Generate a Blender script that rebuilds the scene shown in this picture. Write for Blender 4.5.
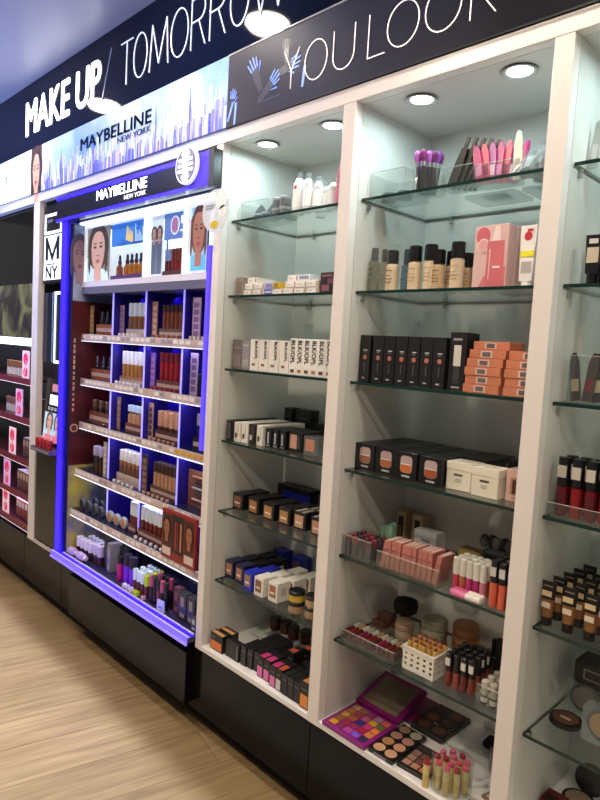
import bpy, bmesh, math, random
from mathutils import Matrix, Vector
for _o in list(bpy.data.objects): bpy.data.objects.remove(_o)
SC = bpy.context.scene
COL = SC.collection
R = math.radians
# ---------------------------------------------------------------- camera
cd = bpy.data.cameras.new('camera'); cam = bpy.data.objects.new('camera', cd); COL.objects.link(cam)
cd.sensor_fit = 'VERTICAL'; cd.sensor_height = 24.0; cd.lens = 24.0 * 618.75 / 800; cd.clip_start = 0.05
_yaw, _pit, _rol = 0.788, -0.0825, 0.0569
_f = Vector((-math.sin(_yaw)*math.cos(_pit), math.cos(_yaw)*math.cos(_pit), math.sin(_pit)))
_r = Vector((math.cos(_yaw), math.sin(_yaw), 0)); _u = _r.cross(_f)
_r2 = _r*math.cos(_rol) + _u*math.sin(_rol); _u2 = _u*math.cos(_rol) - _r*math.sin(_rol)
m = Matrix((_r2, _u2, -_f)).transposed().to_4x4(); m.translation = Vector((1.7087, -1.2774, 1.5359))
cam.matrix_world = m
SC.camera = cam
SC.cycles.transparent_max_bounces = 32
# ---------------------------------------------------------------- colour management, world, lights
SC.view_settings.view_transform = 'Standard'; SC.view_settings.look = 'None'
SC.view_settings.exposure = 0.0; SC.view_settings.gamma = 1.0; SC.view_settings.use_curve_mapping = False
W = bpy.data.worlds.new('store_ambient'); SC.world = W; W.use_nodes = True
W.node_tree.nodes['Background'].inputs[0].default_value = (1.0, .96, .92, 1)
W.node_tree.nodes['Background'].inputs[1].default_value = 0.16
def lamp(name, kind, loc, power, col, size=.1, size_y=None, aim=(0,0,-1), shape=None, spot=None, spread=None):
    l = bpy.data.lights.new(name, kind); l.energy = power; l.color = col
    if kind == 'AREA':
        l.shape = shape or ('RECTANGLE' if size_y else 'DISK'); l.size = size
        if size_y: l.size_y = size_y
        if spread: l.spread = R(spread)
    elif kind == 'SPOT':
        l.shadow_soft_size = size; l.spot_size = R(spot or 60); l.spot_blend = .4
    else: l.shadow_soft_size = size
    o = bpy.data.objects.new(name, l); COL.objects.link(o); o.location = loc
    o.rotation_euler = Vector(aim).to_track_quat('-Z', 'Y').to_euler()
    return o
WARM = (1.0, .83, .64); COOL = (.64, .95, 1.0); BLUE = (.22, .12, 1.0)
# aisle ceiling downlights (their discs are built with the ceiling)
AISLE = [(-1.6, -.37), (-.25, -.37), (1.10, -.37), (2.45, -.37)]
for x, y in AISLE: lamp('aisle_lamp', 'AREA', (x, y, 2.785), 2.8, WARM, .15)
for x in (-1.8, .1, 1.9): lamp('store_lamp', 'AREA', (x, -1.35, 2.785), 19.5, WARM, .15)
# cool lamps in the raised ceiling slot further into the store
for x in (-2.6, -.9, .8): lamp('slot_lamp', 'AREA', (x, -2.112, 3.36), 105, (.64, .76, 1.0), .018, aim=(0, .35, -1))
# added unseen blue area lamp, aimed up to tint the ceiling
lamp('added_ceiling_glow', 'AREA', (-2.6, -2.2, .9), 70, (.16, .32, 1.0), 1.2, 1.0, aim=(.2, .75, 1.3), spread=110)
# cabinet downlights
CAB_LAMPS = [(.114, .092), (.405, .092), (.717, .092), (.985, .092), (1.30, .092), (1.57, .092)]
for x, y in CAB_LAMPS: lamp('cabinet_lamp', 'AREA', (x, y, 2.186), .80, COOL, .05)
for z in (1.72, 1.50, 1.29, 1.08, .86): lamp('tower_blue_lamp', 'AREA', (-.45, .20, z), .55, BLUE, .75, .02, aim=(0, .6, -1))
# display tower strips under each shelf, lit cells
lamp('tower_top_strip_lamp', 'AREA', (-.58, .065, 2.055), 1.1, (.85, .93, 1.0), 1.0, .012)
for z in (1.735, 1.508, 1.30, 1.092, .872, .680): lamp('tower_strip_lamp', 'AREA', (-.58, .075, z), .60, (.72, .70, 1.0), 1.0, .012, aim=(0, .25, -1))
lamp('tower_ledge_lamp', 'AREA', (-.60, -.02, .60), .25, BLUE, 1.0, .02)
for z in (1.45, 1.255, 1.03, .80, .60): lamp('left_bay_strip_lamp', 'AREA', (-2.0, .05, z), .45, (1.0, .70, .92), .7, .012, aim=(0, .3, -1))

# ---------------------------------------------------------------- materials
def lin(h):
    h = h.lstrip('#'); c = [int(h[i:i+2], 16)/255 for i in (0, 2, 4)]
    return tuple(x/12.92 if x <= .04045 else ((x+.055)/1.055)**2.4 for x in c) + (1,)
_M = {}
def mat(h, r=.5, met=0., emit=None, e=0., coat=0., spec=.5, tr=0.):
    k = (h, r, met, emit, e, coat, spec, tr)
    if k in _M: return _M[k]
    m = bpy.data.materials.new('m_' + h.strip('#')); m.use_nodes = True
    b = m.node_tree.nodes['Principled BSDF']
    b.inputs['Base Color'].default_value = lin(h); b.inputs['Roughness'].default_value = r
    b.inputs['Metallic'].default_value = met; b.inputs['Specular IOR Level'].default_value = spec
    b.inputs['Coat Weight'].default_value = coat; b.inputs['Coat Roughness'].default_value = .05
    b.inputs['Transmission Weight'].default_value = tr
    if e: b.inputs['Emission Color'].default_value = lin(emit or h); b.inputs['Emission Strength'].default_value = e
    _M[k] = m; return m
def clear(name, tint, body=0., body_col='#ffffff', rough=.03, ior=1.45):
    """thin clear plastic or glass: light goes straight through, Fresnel reflections, optional milky body"""
    k = ('clear', name)
    if k in _M: return _M[k]
    m = bpy.data.materials.new(name); m.use_nodes = True; nt = m.node_tree; nt.nodes.clear()
    out = nt.nodes.new('ShaderNodeOutputMaterial'); t = nt.nodes.new('ShaderNodeBsdfTransparent'); t.inputs[0].default_value = lin(tint)
    g = nt.nodes.new('ShaderNodeBsdfGlossy'); g.inputs['Roughness'].default_value = rough; g.inputs[0].default_value = (1,1,1,1)
    lw = nt.nodes.new('ShaderNodeLayerWeight'); lw.inputs[0].default_value = .5
    pw = nt.nodes.new('ShaderNodeMath'); pw.operation = 'POWER'; pw.inputs[1].default_value = 5; nt.links.new(lw.outputs['Facing'], pw.inputs[0])
    fr = nt.nodes.new('ShaderNodeMath'); fr.operation = 'MULTIPLY_ADD'; fr.inputs[1].default_value = .75; fr.inputs[2].default_value = .035; nt.links.new(pw.outputs[0], fr.inputs[0])
    last = t
    if body:
        d = nt.nodes.new('ShaderNodeBsdfDiffuse'); d.inputs[0].default_value = lin(body_col)
        mx = nt.nodes.new('ShaderNodeMixShader'); mx.inputs[0].default_value = body
        nt.links.new(t.outputs[0], mx.inputs[1]); nt.links.new(d.outputs[0], mx.inputs[2]); last = mx
    m2 = nt.nodes.new('ShaderNodeMixShader'); nt.links.new(fr.outputs[0], m2.inputs[0])
    nt.links.new(last.outputs[0], m2.inputs[1]); nt.links.new(g.outputs[0], m2.inputs[2]); nt.links.new(m2.outputs[0], out.inputs[0])
    _M[k] = m; return m
def node_mat(name, build):
    m = bpy.data.materials.new(name); m.use_nodes = True; nt = m.node_tree
    build(nt, nt.nodes['Principled BSDF'], nt.nodes.new('ShaderNodeTexCoord')); return m
def _wood(nt, b, tc):
    mp = nt.nodes.new('ShaderNodeMapping'); mp.inputs['Rotation'].default_value = (0, 0, R(-77))
    nt.links.new(tc.outputs['Object'], mp.inputs[0])
    br = nt.nodes.new('ShaderNodeTexBrick'); nt.links.new(mp.outputs[0], br.inputs[0])
    br.inputs['Scale'].default_value = 1.0; br.inputs['Brick Width'].default_value = 2.4; br.inputs['Row Height'].default_value = .19
    br.inputs['Mortar Size'].default_value = .0012; br.inputs['Mortar Smooth'].default_value = .3; br.offset = .37
    br.inputs['Color1'].default_value = lin('#a38a62'); br.inputs['Color2'].default_value = lin('#978058'); br.inputs['Mortar'].default_value = lin('#5e4a30')
    mp2 = nt.nodes.new('ShaderNodeMapping'); mp2.inputs['Scale'].default_value = (1.6, 26, 1); nt.links.new(mp.outputs[0], mp2.inputs[0])
    n = nt.nodes.new('ShaderNodeTexNoise'); n.inputs['Scale'].default_value = 2.2; n.inputs['Detail'].default_value = 6; n.inputs['Distortion'].default_value = .6
    nt.links.new(mp2.outputs[0], n.inputs[0])
    mp3 = nt.nodes.new('ShaderNodeMapping'); mp3.inputs['Scale'].default_value = (1.2, 5, 1); nt.links.new(mp.outputs[0], mp3.inputs[0])
    n2 = nt.nodes.new('ShaderNodeTexNoise'); n2.inputs['Scale'].default_value = 1.5; n2.inputs['Detail'].default_value = 3; nt.links.new(mp3.outputs[0], n2.inputs[0])
    r = nt.nodes.new('ShaderNodeValToRGB'); r.color_ramp.elements[0].position = .3; r.color_ramp.elements[0].color = (.55, .50, .44, 1)
    r.color_ramp.elements[1].position = .65; r.color_ramp.elements[1].color = (1.08, 1.05, 1.0, 1); nt.links.new(n.outputs[0], r.inputs[0])
    r2 = nt.nodes.new('ShaderNodeValToRGB'); r2.color_ramp.elements[0].position = .35; r2.color_ramp.elements[0].color = (.80, .76, .72, 1)
    r2.color_ramp.elements[1].position = .65; nt.links.new(n2.outputs[0], r2.inputs[0])
    mx = nt.nodes.new('ShaderNodeMix'); mx.data_type = 'RGBA'; mx.blend_type = 'MULTIPLY'; mx.inputs[0].default_value = .75
    nt.links.new(br.outputs[0], mx.inputs[6]); nt.links.new(r.outputs[0], mx.inputs[7])
    mx2 = nt.nodes.new('ShaderNodeMix'); mx2.data_type = 'RGBA'; mx2.blend_type = 'MULTIPLY'; mx2.inputs[0].default_value = .7
    nt.links.new(mx.outputs[2], mx2.inputs[6]); nt.links.new(r2.outputs[0], mx2.inputs[7])
    nt.links.new(mx2.outputs[2], b.inputs['Base Color']); b.inputs['Roughness'].default_value = .42
def _noise2(c1, c2, scale, rough, sc=(1,1,1)):
    def f(nt, b, tc):
        mp = nt.nodes.new('ShaderNodeMapping'); mp.inputs['Scale'].default_value = sc; nt.links.new(tc.outputs['Object'], mp.inputs[0])
        n = nt.nodes.new('ShaderNodeTexNoise'); n.inputs['Scale'].default_value = scale; n.inputs['Detail'].default_value = 4; nt.links.new(mp.outputs[0], n.inputs[0])
        r = nt.nodes.new('ShaderNodeValToRGB'); r.color_ramp.elements[0].color = lin(c1); r.color_ramp.elements[1].color = lin(c2)
        r.color_ramp.elements[0].position = .38; r.color_ramp.elements[1].position = .62
        nt.links.new(n.outputs[0], r.inputs[0]); nt.links.new(r.outputs[0], b.inputs['Base Color']); b.inputs['Roughness'].default_value = rough
    return f
WOOD = node_mat('oak_floor', _wood)
FRAME = mat('#ece5e0', .22); INNER = mat('#d9d6d0', .20); CEIL = mat('#d8d4ce', .35); BOARD = mat('#efece8', .25)
BLACKG = mat('#121010', .16, spec=.16); BLACK = mat('#141416', .38); BLK2 = mat('#202024', .5); WHITE = mat('#f0eeea', .4); STEEL = mat('#b8b8b4', .3, 1.0)
FASCIA = mat('#03061a', .05, spec=.17); DARK = mat('#0c0c10', .6)
GLASS = clear('shelf_glass', '#f1f6f5'); EDGE = mat('#10302c', .15); CLEAR = clear('clear_plastic', '#f5f7f6', .02, '#dfe6e6', .05)
CLRP = clear('clear_pack', '#e6eaea', .14, '#dfe8ea', .12)
LENS = mat('#ffffff', .5, emit='#f4fffd', e=14); LENSW = mat('#ffffff', .5, emit='#fff6ea', e=95)
LEDBLUE = mat('#2a18ff', .4, emit='#2410ff', e=2.6); LEDVIO = mat('#8f80ff', .4, emit='#8a78ff', e=1.3); LEDLINE = mat('#c8c4ff', .4, emit='#9a92ff', e=1.6)
STRIPW = mat('#ffffff', .4, emit='#eaf4ff', e=3.2)
GOLD = mat('#c9a24a', .25, .9); SILV = mat('#c8c8cc', .25, .9); COPPER = mat('#7c4a38', .4); LAVR = mat('#9a8a8e', .35)

# ---------------------------------------------------------------- mesh helpers
class MB:
    def __init__(s): s.bm = bmesh.new()
    def _add(s, vs, fs, mi=0, smooth=False):
        V = [s.bm.verts.new(v) for v in vs]; out = []
        for f in fs:
            try: q = s.bm.faces.new([V[i] for i in f])
            except ValueError: continue
            q.material_index = mi; q.smooth = smooth; out.append(q)
        return V, out
    def box(s, x0, x1, y0, y1, z0, z1, mi=0, bev=0., mx=None):
        vs = [(x, y, z) for z in (z0, z1) for y in (y0, y1) for x in (x0, x1)]
        if mx is not None: vs = [tuple(mx @ Vector(v)) for v in vs]
        V, F = s._add(vs, [(0,2,3,1), (4,5,7,6), (0,1,5,4), (2,6,7,3), (0,4,6,2), (1,3,7,5)], mi)
        if bev:
            ed = list({e for f in F for e in f.edges})
            r = bmesh.ops.bevel(s.bm, geom=ed, offset=bev, segments=1, affect='EDGES', profile=.5)
            for f in r['faces']: f.material_index = mi
        return s
    def lathe(s, prof, c=(0,0,0), n=14, mi=0, soft=False, axis='Z', sx=1., sy=1., mx=None, cap=True):
        def P(r, z, a):
            x, y = r*math.cos(a)*sx, r*math.sin(a)*sy
            if axis == 'Z': v = (c[0]+x, c[1]+y, c[2]+z)
            elif axis == 'Y': v = (c[0]+x, c[1]-z, c[2]+y)
            else: v = (c[0]+z, c[1]+x, c[2]+y)
            return tuple(mx @ Vector(v)) if mx is not None else v
        A = [2*math.pi*i/n for i in range(n)]
        if soft:
            vs = [P(r, z, a) for r, z in prof for a in A]
            fs = [(k*n+i, k*n+(i+1) % n, (k+1)*n+(i+1) % n, (k+1)*n+i) for k in range(len(prof)-1) for i in range(n)]
            s._add(vs, fs, mi, True)
        else:
            for (r0, z0), (r1, z1) in zip(prof, prof[1:]):
                s._add([P(r0, z0, a) for a in A] + [P(r1, z1, a) for a in A], [(i, (i+1) % n, n+(i+1) % n, n+i) for i in range(n)], mi, abs(z1-z0) > 1e-6)
        if cap:
            for (r, z), rev in ((prof[0], True), (prof[-1], False)):
                if r > 1e-6:
                    f = tuple(range(n)); s._add([P(r, z, a) for a in A], [f[::-1] if rev else f], mi)
        return s
    def poly(s, pts, mi=0): s._add(pts, [tuple(range(len(pts)))], mi); return s
    def prism(s, pts, y0, y1, mi=0):      # outline in x,z pushed from y0 to y1
        n = len(pts)
        s._add([(x, y0, z) for x, z in pts] + [(x, y1, z) for x, z in pts],
               [tuple(range(n)), tuple(range(2*n-1, n-1, -1))] + [(i, n+i, n+(i+1) % n, (i+1) % n) for i in range(n)], mi); return s
    def ell(s, cx, cz, rx, rz, y, mi=0, n=20, t=.0006):
        return s.prism([(cx+rx*math.cos(2*math.pi*i/n), cz+rz*math.sin(2*math.pi*i/n)) for i in range(n)], y-t, y, mi)
    def tube(s, pts, r, n=6, mi=0):
        for a, b in zip(pts, pts[1:]):
            a, b = Vector(a), Vector(b); d = b-a; q = d.to_track_quat('Z', 'Y')
            M4 = Matrix.Translation(a) @ q.to_matrix().to_4x4()
            s.lathe([(r, 0), (r, d.length)], n=n, mi=mi, mx=M4)
        return s
    def obj(s, name, mats, parent=None, loc=None, rot=None):
        me = bpy.data.meshes.new(name)
        bmesh.ops.recalc_face_normals(s.bm, faces=s.bm.faces[:])
        s.bm.to_mesh(me); s.bm.free()
        for q in (mats if isinstance(mats, (list, tuple)) else [mats]): me.materials.append(q)
        o = bpy.data.objects.new(name, me); COL.objects.link(o)
        if parent: o.parent = parent
        if loc: o.location = loc
        if rot: o.rotation_euler = rot
        return o
def B(*a, **k): return MB().box(*a, **k)
def L(*a, **k): return MB().lathe(*a, **k)
def tag(o, label, cat, group=None):
    o['label'] = label; o['category'] = cat
    if group: o['group'] = group
    return o
def thing(name, label, cat, loc=(0,0,0), rz=0, group=None):
    o = bpy.data.objects.new(name, None); o.empty_display_size = .02; COL.objects.link(o)
    o.location = loc; o.rotation_euler = (0, 0, rz); return tag(o, label, cat, group)
def struct(name, mb, m): o = mb.obj(name, m); o['kind'] = 'structure'; return o
def kids(o): return [c for c in COL.objects if c.parent is o]
def dup(root):
    def cp(o, par):
        c = o.copy(); COL.objects.link(c)
        if par: c.parent = par
        for ch in KIDS.get(o.name, ()): cp(ch, c)
        return c
    return cp(root, None)
KIDS = {}; PROTO = {}
def inst(key, make, loc, label, group=None, rz=0., tilt=None, cat=None):
    if key not in PROTO:
        r = make(); PROTO[key] = r
        def reg(o):
            ch = kids(o); KIDS[o.name] = ch
            for c in ch: reg(c)
        reg(r)
    else: r = dup(PROTO[key])
    r.location = loc; r.rotation_euler = tilt or (0, 0, rz); r['label'] = label
    if group: r['group'] = group
    elif 'group' in r: del r['group']
    return r
FONT = bpy.data.fonts.load('<builtin>') if not bpy.data.fonts else bpy.data.fonts[0]
_T = {}
def text(s, parent, m, x0, x1, z0, z1, y, name='lettering', bold=0., depth=.001, turn=0, face='F'):
    """letters filling the rectangle x0..x1, z0..z1 on a front face at depth y; turn=-90 reads downwards"""
    k = (s, bold)
    if k not in _T:
        c = bpy.data.curves.new('t', 'FONT'); c.body = s; c.font = FONT; c.offset = min(bold, 0); c.resolution_u = 4
        o = bpy.data.objects.new('t', c); COL.objects.link(o); dg = bpy.context.evaluated_depsgraph_get(); dg.update()
        me = bpy.data.meshes.new_from_object(o.evaluated_get(dg)); bpy.data.objects.remove(o); _T[k] = me
    me = _T[k].copy(); bm = bmesh.new(); bm.from_mesh(me); bm.verts.ensure_lookup_table()
    xs = [v.co.x for v in bm.verts]; ys = [v.co.y for v in bm.verts]
    a0, a1, b0, b1 = min(xs), max(xs), min(ys), max(ys)
    if bold > 0:
        g0 = bm.verts[:] + bm.edges[:] + bm.faces[:]
        for dx, dy in ((-bold, -bold), (bold, -bold), (-bold, bold), (bold, bold), (bold, 0), (-bold, 0)):
            q = bmesh.ops.duplicate(bm, geom=g0)['geom']
            bmesh.ops.translate(bm, verts=[e for e in q if isinstance(e, bmesh.types.BMVert)], vec=(dx, dy, 0))
        a0 -= bold; a1 += bold; b0 -= bold; b1 += bold
    for v in bm.verts:
        u, w = (v.co.x-a0)/(a1-a0), (v.co.y-b0)/(b1-b0)
        if turn == -90: u, w = w, 1-u
        px, pz = x0+(x1-x0)*u, z0+(z1-z0)*w
        v.co = (px, y, pz) if face == 'F' else (y, px, pz)
    r = bmesh.ops.extrude_face_region(bm, geom=bm.faces[:])
    d = Vector((0, -depth, 0)) if face == 'F' else Vector((depth, 0, 0))
    bmesh.ops.translate(bm, verts=[g for g in r['geom'] if isinstance(g, bmesh.types.BMVert)], vec=d)
    bmesh.ops.recalc_face_normals(bm, faces=bm.faces[:])
    bm.to_mesh(me); bm.free(); me.name = name; me.materials.clear(); me.materials.append(m)
    o = bpy.data.objects.new(name, me); COL.objects.link(o); o.parent = parent; return o
def thin_word(word, spans, z0, z1, w, parent, m, y, depth, name):
    """fine outline lettering drawn as strokes of width w"""
    def el(a, b, c, d, t0, t1, n): return [(a+b*math.cos(R(t0+(t1-t0)*i/n)), c+d*math.sin(R(t0+(t1-t0)*i/n))) for i in range(n+1)]
    G = {'T': [[(0, 1), (1, 1)], [(.5, 1), (.5, 0)]], 'O': [el(.5, .5, .5, .5, 0, 360, 28)], 'M': [[(0, 0), (.12, 1), (.5, .1), (.88, 1), (1, 0)]],
         'R': [[(0, 0), (0, 1), (.45, 1)] + el(.5, .42, .77, .23, 90, -90, 10) + [(0, .54)], [(.5, .54), (.98, 0)]], 'W': [[(0, 1), (.27, 0), (.5, .95), (.73, 0), (1, 1)]],
         'Y': [[(0, 1), (.5, .46), (1, 1)], [(.5, .46), (.5, 0)]], 'U': [[(0, 1), (0, .36)] + el(.5, .5, .36, .36, 180, 360, 14) + [(1, 1)]], 'L': [[(0, 1), (0, 0), (1, 0)]],
         'K': [[(0, 0), (0, 1)], [(1, 1), (.02, .42)], [(.25, .56), (1, 0)]]}
    mb = MB()
    for ch, (a, b) in zip(word, spans):
        for line in G[ch]:
            P = [(a+(b-a)*u, z0+(z1-z0)*v) for u, v in line]
            for p, q in zip(P, P[1:]):
                dx, dz = q[0]-p[0], q[1]-p[1]; l = math.hypot(dx, dz) or 1; ex, ez = dx/l*w*.35, dz/l*w*.35; nx, nz = -dz/l*w*.5, dx/l*w*.5
                mb.prism([(p[0]-ex-nx, p[1]-ez-nz), (q[0]+ex-nx, q[1]+ez-nz), (q[0]+ex+nx, q[1]+ez+nz), (p[0]-ex+nx, p[1]-ez+nz)], y-depth, y)
    return mb.obj(name, m, parent)
ORD = 'first second third fourth fifth sixth seventh eighth ninth tenth eleventh twelfth thirteenth fourteenth fifteenth sixteenth'.split()
rnd = random.Random(7)

# ================================================================ setting
FZ, ZB, ZT, DEP = .15, .45, 2.20, .356
XA, XA2, XB, XC, XC2, XD, XD2, XE = -1.5736, -1.5018, -.0366, .5294, .5725, 1.106, 1.148, 1.69
struct('floor', B(-6, 4, -5, .5, FZ-.04, FZ), WOOD)
struct('wall_back', B(-6, 4, .42, .47, FZ, 3.45), DARK)
CEILM = mat('#a4a2a6', .4)
struct('ceiling', MB().box(-6, 4, -1.78, .42, 2.81, 2.86), CEILM)
struct('ceiling_raised', MB().box(-6, 4, -5, -1.68, 3.40, 3.45).box(-6, 4, -1.70, -1.66, 2.86, 3.40), CEILM)
for i, (x, y) in enumerate(AISLE):
    t = thing('ceiling_downlight', '%s round ceiling downlight above the shop signs, counted from the left' % ORD[i], 'lamp', (x, y, 2.81), 0, 'ceiling downlights over the signs')
    L([(.098, -.006), (.098, 0)]).obj('trim_ring', WHITE, t); L([(.086, -.009), (.086, -.006)], n=24).obj('lens', LENSW, t)
# kick board and plinth panels
struct('baseboard_back', B(-3.2, 2.4, .055, .40, FZ, .222), DARK)
for i, (a, b, w) in enumerate([(-3.2, -1.62, 'far left bay'), (-1.618, -1.152, 'narrow sign bay'), (-1.15, .543, 'blue lit tower and left cabinet'), (.545, 1.12, 'middle cabinet'), (1.122, 2.4, 'right cabinet')]):
    tag(B(a, b, 0, .05, .222, .448, bev=.0015).obj('plinth_panel', BLACKG), 'glossy black plinth panel under the %s' % w, 'cabinet', 'black plinth panels')
tag(B(-.99, -.039, -.036, -.001, .247, .437, bev=.001).obj('raised_plinth_panel', mat('#0f0d14', .14, spec=.2)), 'glossy black plinth panel stepping out below the blue lit tower', 'cabinet')
# white face frame
struct('trim_1', B(-3.2, 2.4, -.002, .03, ZT, 2.24, bev=.001), FRAME)
for i, (a, b) in enumerate([(XA, XA2), (XB, 0), (XC, XC2), (XD, XD2), (XE, XE+.043)]):
    struct('trim_%d' % (i+2), B(a, b, -.001 if i else -.004, .03, ZB, ZT, bev=.001), FRAME)
# glossy navy fascia with the slogan
fa = thing('slogan_fascia', 'glossy navy fascia board with white lettering under the ceiling', 'sign')
B(-3.2, 2.4, 0, .06, 2.475, 2.81).obj('board', FASCIA, fa)
LETW = mat('#ffffff', .4, emit='#ffffff', e=1.0); LETT = mat('#e8ecf8', .4, emit='#e4eaff', e=.6)
text('MAKE UP', fa, LETW, -1.706, -.885, 2.550, 2.722, -.001, 'bold_lettering', .011, .003)
MB().prism([(-.875, 2.54), (-.868, 2.54), (-.795, 2.735), (-.802, 2.735)], -.003, -.0005).obj('slash', mat('#7d86a8', .4), fa)
thin_word('TOMORROW', [(-.715, -.622), (-.612, -.512), (-.492, -.362), (-.346, -.236), (-.216, -.130), (-.106, -.018), (.004, .098), (.110, .285)], 2.556, 2.722, .0036, fa, LETT, -.0005, .003, 'thin_lettering')
# ================================================================ banners
def face_print(mb, cx, cz, w, h, y, skin, hair, lip, dark, t=.0006, hw=1.22, up=.1):
    """flat portrait: hair, face, neck, brows, eyes, nose, lips; material slots given by index"""
    mb.ell(cx, cz+h*up, w*.5*hw, h*.56, y, hair, 24, t)
    mb.prism([(cx-w*.24, cz-h*.72), (cx+w*.24, cz-h*.72), (cx+w*.2, cz-h*.25), (cx-w*.2, cz-h*.25)], y-2*t, y-t, skin)
    mb.prism([(cx+w*.5*a, cz+h*.5*b) for a, b in ((0,-.98), (.28,-.92), (.55,-.68), (.78,-.32), (.86,.1), (.80,.5), (.55,.8), (.2,.93), (-.2,.93), (-.55,.8), (-.80,.5), (-.86,.1), (-.78,-.32), (-.55,-.68), (-.28,-.92))][::-1], y-3*t, y-2*t, skin)
    for s in (-1, 1):
        mb.prism([(cx+s*w*.46, cz+h*.42), (cx+s*w*.60, cz+h*.30), (cx+s*w*.62, cz-h*.35), (cx+s*w*.50, cz-h*.55), (cx+s*w*.43, cz-h*.10)], y-4*t, y-3*t, hair)
        mb.ell(cx+s*w*.19, cz+h*.10, w*.090, h*.030, y-3*t, dark, 12, t); mb.ell(cx+s*w*.185, cz+h*.095, w*.030, h*.018, y-4*t, hair, 8, t*.6)
        mb.ell(cx+s*w*.19, cz+h*.185, w*.12, h*.016, y-3*t, hair, 10, t); mb.ell(cx+s*w*.045, cz-h*.10, w*.030, h*.014, y-3*t, dark, 8, t)
    mb.prism([(cx-w*.42, cz+h*.30), (cx-w*.10, cz+h*.50), (cx+w*.20, cz+h*.49), (cx+w*.42, cz+h*.30), (cx+w*.30, cz+h*.56), (cx, cz+h*.64), (cx-w*.30, cz+h*.56)], y-4*t, y-3*t, hair)
    mb.ell(cx, cz-h*.220, w*.150, h*.030, y-3*t, lip, 14, t); mb.ell(cx, cz-h*.255, w*.120, h*.034, y-3*t, lip, 14, t*.8); mb.ell(cx, cz-h*.235, w*.135, h*.006, y-4*t, dark, 8, t)
def banner_e(h, e=.75, r=.3): return mat(h, r, emit=h, e=e)
BZ0, BZ1 = 2.242, 2.474
t = thing('portrait_banner', 'backlit white banner with a red lipped portrait at far left', 'banner')
B(-3.2, -1.49, -.004, .05, BZ0, BZ1).obj('lightbox', [banner_e('#cfd8dc', .55)], t)
mb = MB(); mb.box(-1.70, -1.62, -.0046, -.004, BZ0, BZ1, 0); mb.box(-1.62, -1.49, -.0048, -.004, BZ0, BZ1, 2)
face_print(mb, -1.552, 2.345, .10, .20, -.0052, 1, 2, 3, 4, .0004, 1.5, .12)
mb.obj('portrait_print', [banner_e('#c8d6d8', .5), banner_e('#c89a84', .5), banner_e('#4a332c', .3), banner_e('#a8302c', .6), banner_e('#5a3a34', .3)], t)
text('T', t, mat('#50545c', .5), -1.985, -1.955, 2.345, 2.385, -.0041)
# skyline banner
def _sky(nt, b, tc):
    sx = nt.nodes.new('ShaderNodeSeparateXYZ'); nt.links.new(tc.outputs['Object'], sx.inputs[0])
    n = nt.nodes.new('ShaderNodeTexNoise'); n.inputs['Scale'].default_value = 2.5; n.inputs['Detail'].default_value = 3; nt.links.new(tc.outputs['Object'], n.inputs[0])
    r = nt.nodes.new('ShaderNodeValToRGB'); cr = r.color_ramp
    cr.elements[0].position = .42; cr.elements[0].color = lin('#6f9cee'); cr.elements[1].position = .72; cr.elements[1].color = lin('#dcf3fc')
    nt.links.new(n.outputs[0], r.inputs[0]); nt.links.new(r.outputs[0], b.inputs['Base Color']); nt.links.new(r.outputs[0], b.inputs['Emission Color'])
    b.inputs['Emission Strength'].default_value = .28
SKYP = node_mat('printed_sky', _sky)
t = thing('skyline_banner', 'backlit banner printed with a pale blue city skyline', 'banner')
B(-1.487, .011, -.004, .05, BZ0, BZ1).obj('lightbox', SKYP, t)
sk = [banner_e(h, .42) for h in ('#cfdcfa', '#a9b8f2', '#8d93ea', '#7a74dc', '#c6b4f0', '#5a62c8')]
mb = MB()
for lay, (hm, n) in enumerate([(.165, 95), (.12, 120), (.08, 140)]):
    for k in range(n):
        x = -1.487 + 1.495*k/n + rnd.uniform(-.004, .004); w = rnd.uniform(.006, .016); h = hm*rnd.uniform(.35, 1.0)
        x1 = min(x+w, .011); y = -.0043-lay*.0005
        ci = (0, 1, 4)[rnd.randrange(3)] if lay == 0 else (1, 2, 4, 0)[rnd.randrange(4)] if lay == 1 else (2, 3, 5, 4, 0)[rnd.randrange(5)]
        mb.box(x, x1, y, y+.0003, BZ0+.001, BZ0+h, ci)
        if rnd.random() < .25: mb.box((x+x1)/2-.0012, (x+x1)/2+.0012, y, y+.0003, BZ0+h, BZ0+h*1.3, ci)
for x, h in ((-1.385, .16), (-1.26, .165), (-.425, .175), (-.93, .15), (-.20, .19)):
    mb.box(x-.006, x+.006, -.0058, -.0055, BZ0+.001, BZ0+h*.6, 5); mb.prism([(x-.006, BZ0+h*.6), (x+.006, BZ0+h*.6), (x+.001, BZ0+h), (x-.001, BZ0+h)], -.0058, -.0055, 5)
mb.obj('skyline_print', sk, t)
GREYT = mat('#5c6c78', .5)
text('MAYBELLINE', t, GREYT, -1.055, -.455, 2.362, 2.414, -.0062, 'brand_lettering', .012)
text('NEW YORK', t, GREYT, -.715, -.458, 2.330, 2.354, -.0062, 'city_lettering', .006)
# dark banner
def _dk(nt, b, tc):
    sx = nt.nodes.new('ShaderNodeSeparateXYZ'); nt.links.new(tc.outputs['Object'], sx.inputs[0])
    r = nt.nodes.new('ShaderNodeValToRGB'); cr = r.color_ramp; cr.elements[0].position = .0; cr.elements[0].color = lin('#47444c')
    cr.elements[1].position = 1.; cr.elements[1].color = lin('#100f16'); e = cr.elements.new(.4); e.color = lin('#292a40')
    nt.links.new(sx.outputs[0], r.inputs[0]); nt.links.new(r.outputs[0], b.inputs['Base Color']); b.inputs['Roughness'].default_value = .4; b.inputs['Specular IOR Level'].default_value = .12
    nt.links.new(r.outputs[0], b.inputs['Emission Color']); b.inputs['Emission Strength'].default_value = .30
t = thing('dark_banner', 'dark grey banner with thin white letters and pale blue hands', 'banner')
B(.0135, 2.4, -.004, .05, BZ0, BZ1).obj('lightbox', node_mat('printed_dark', _dk), t)
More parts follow.
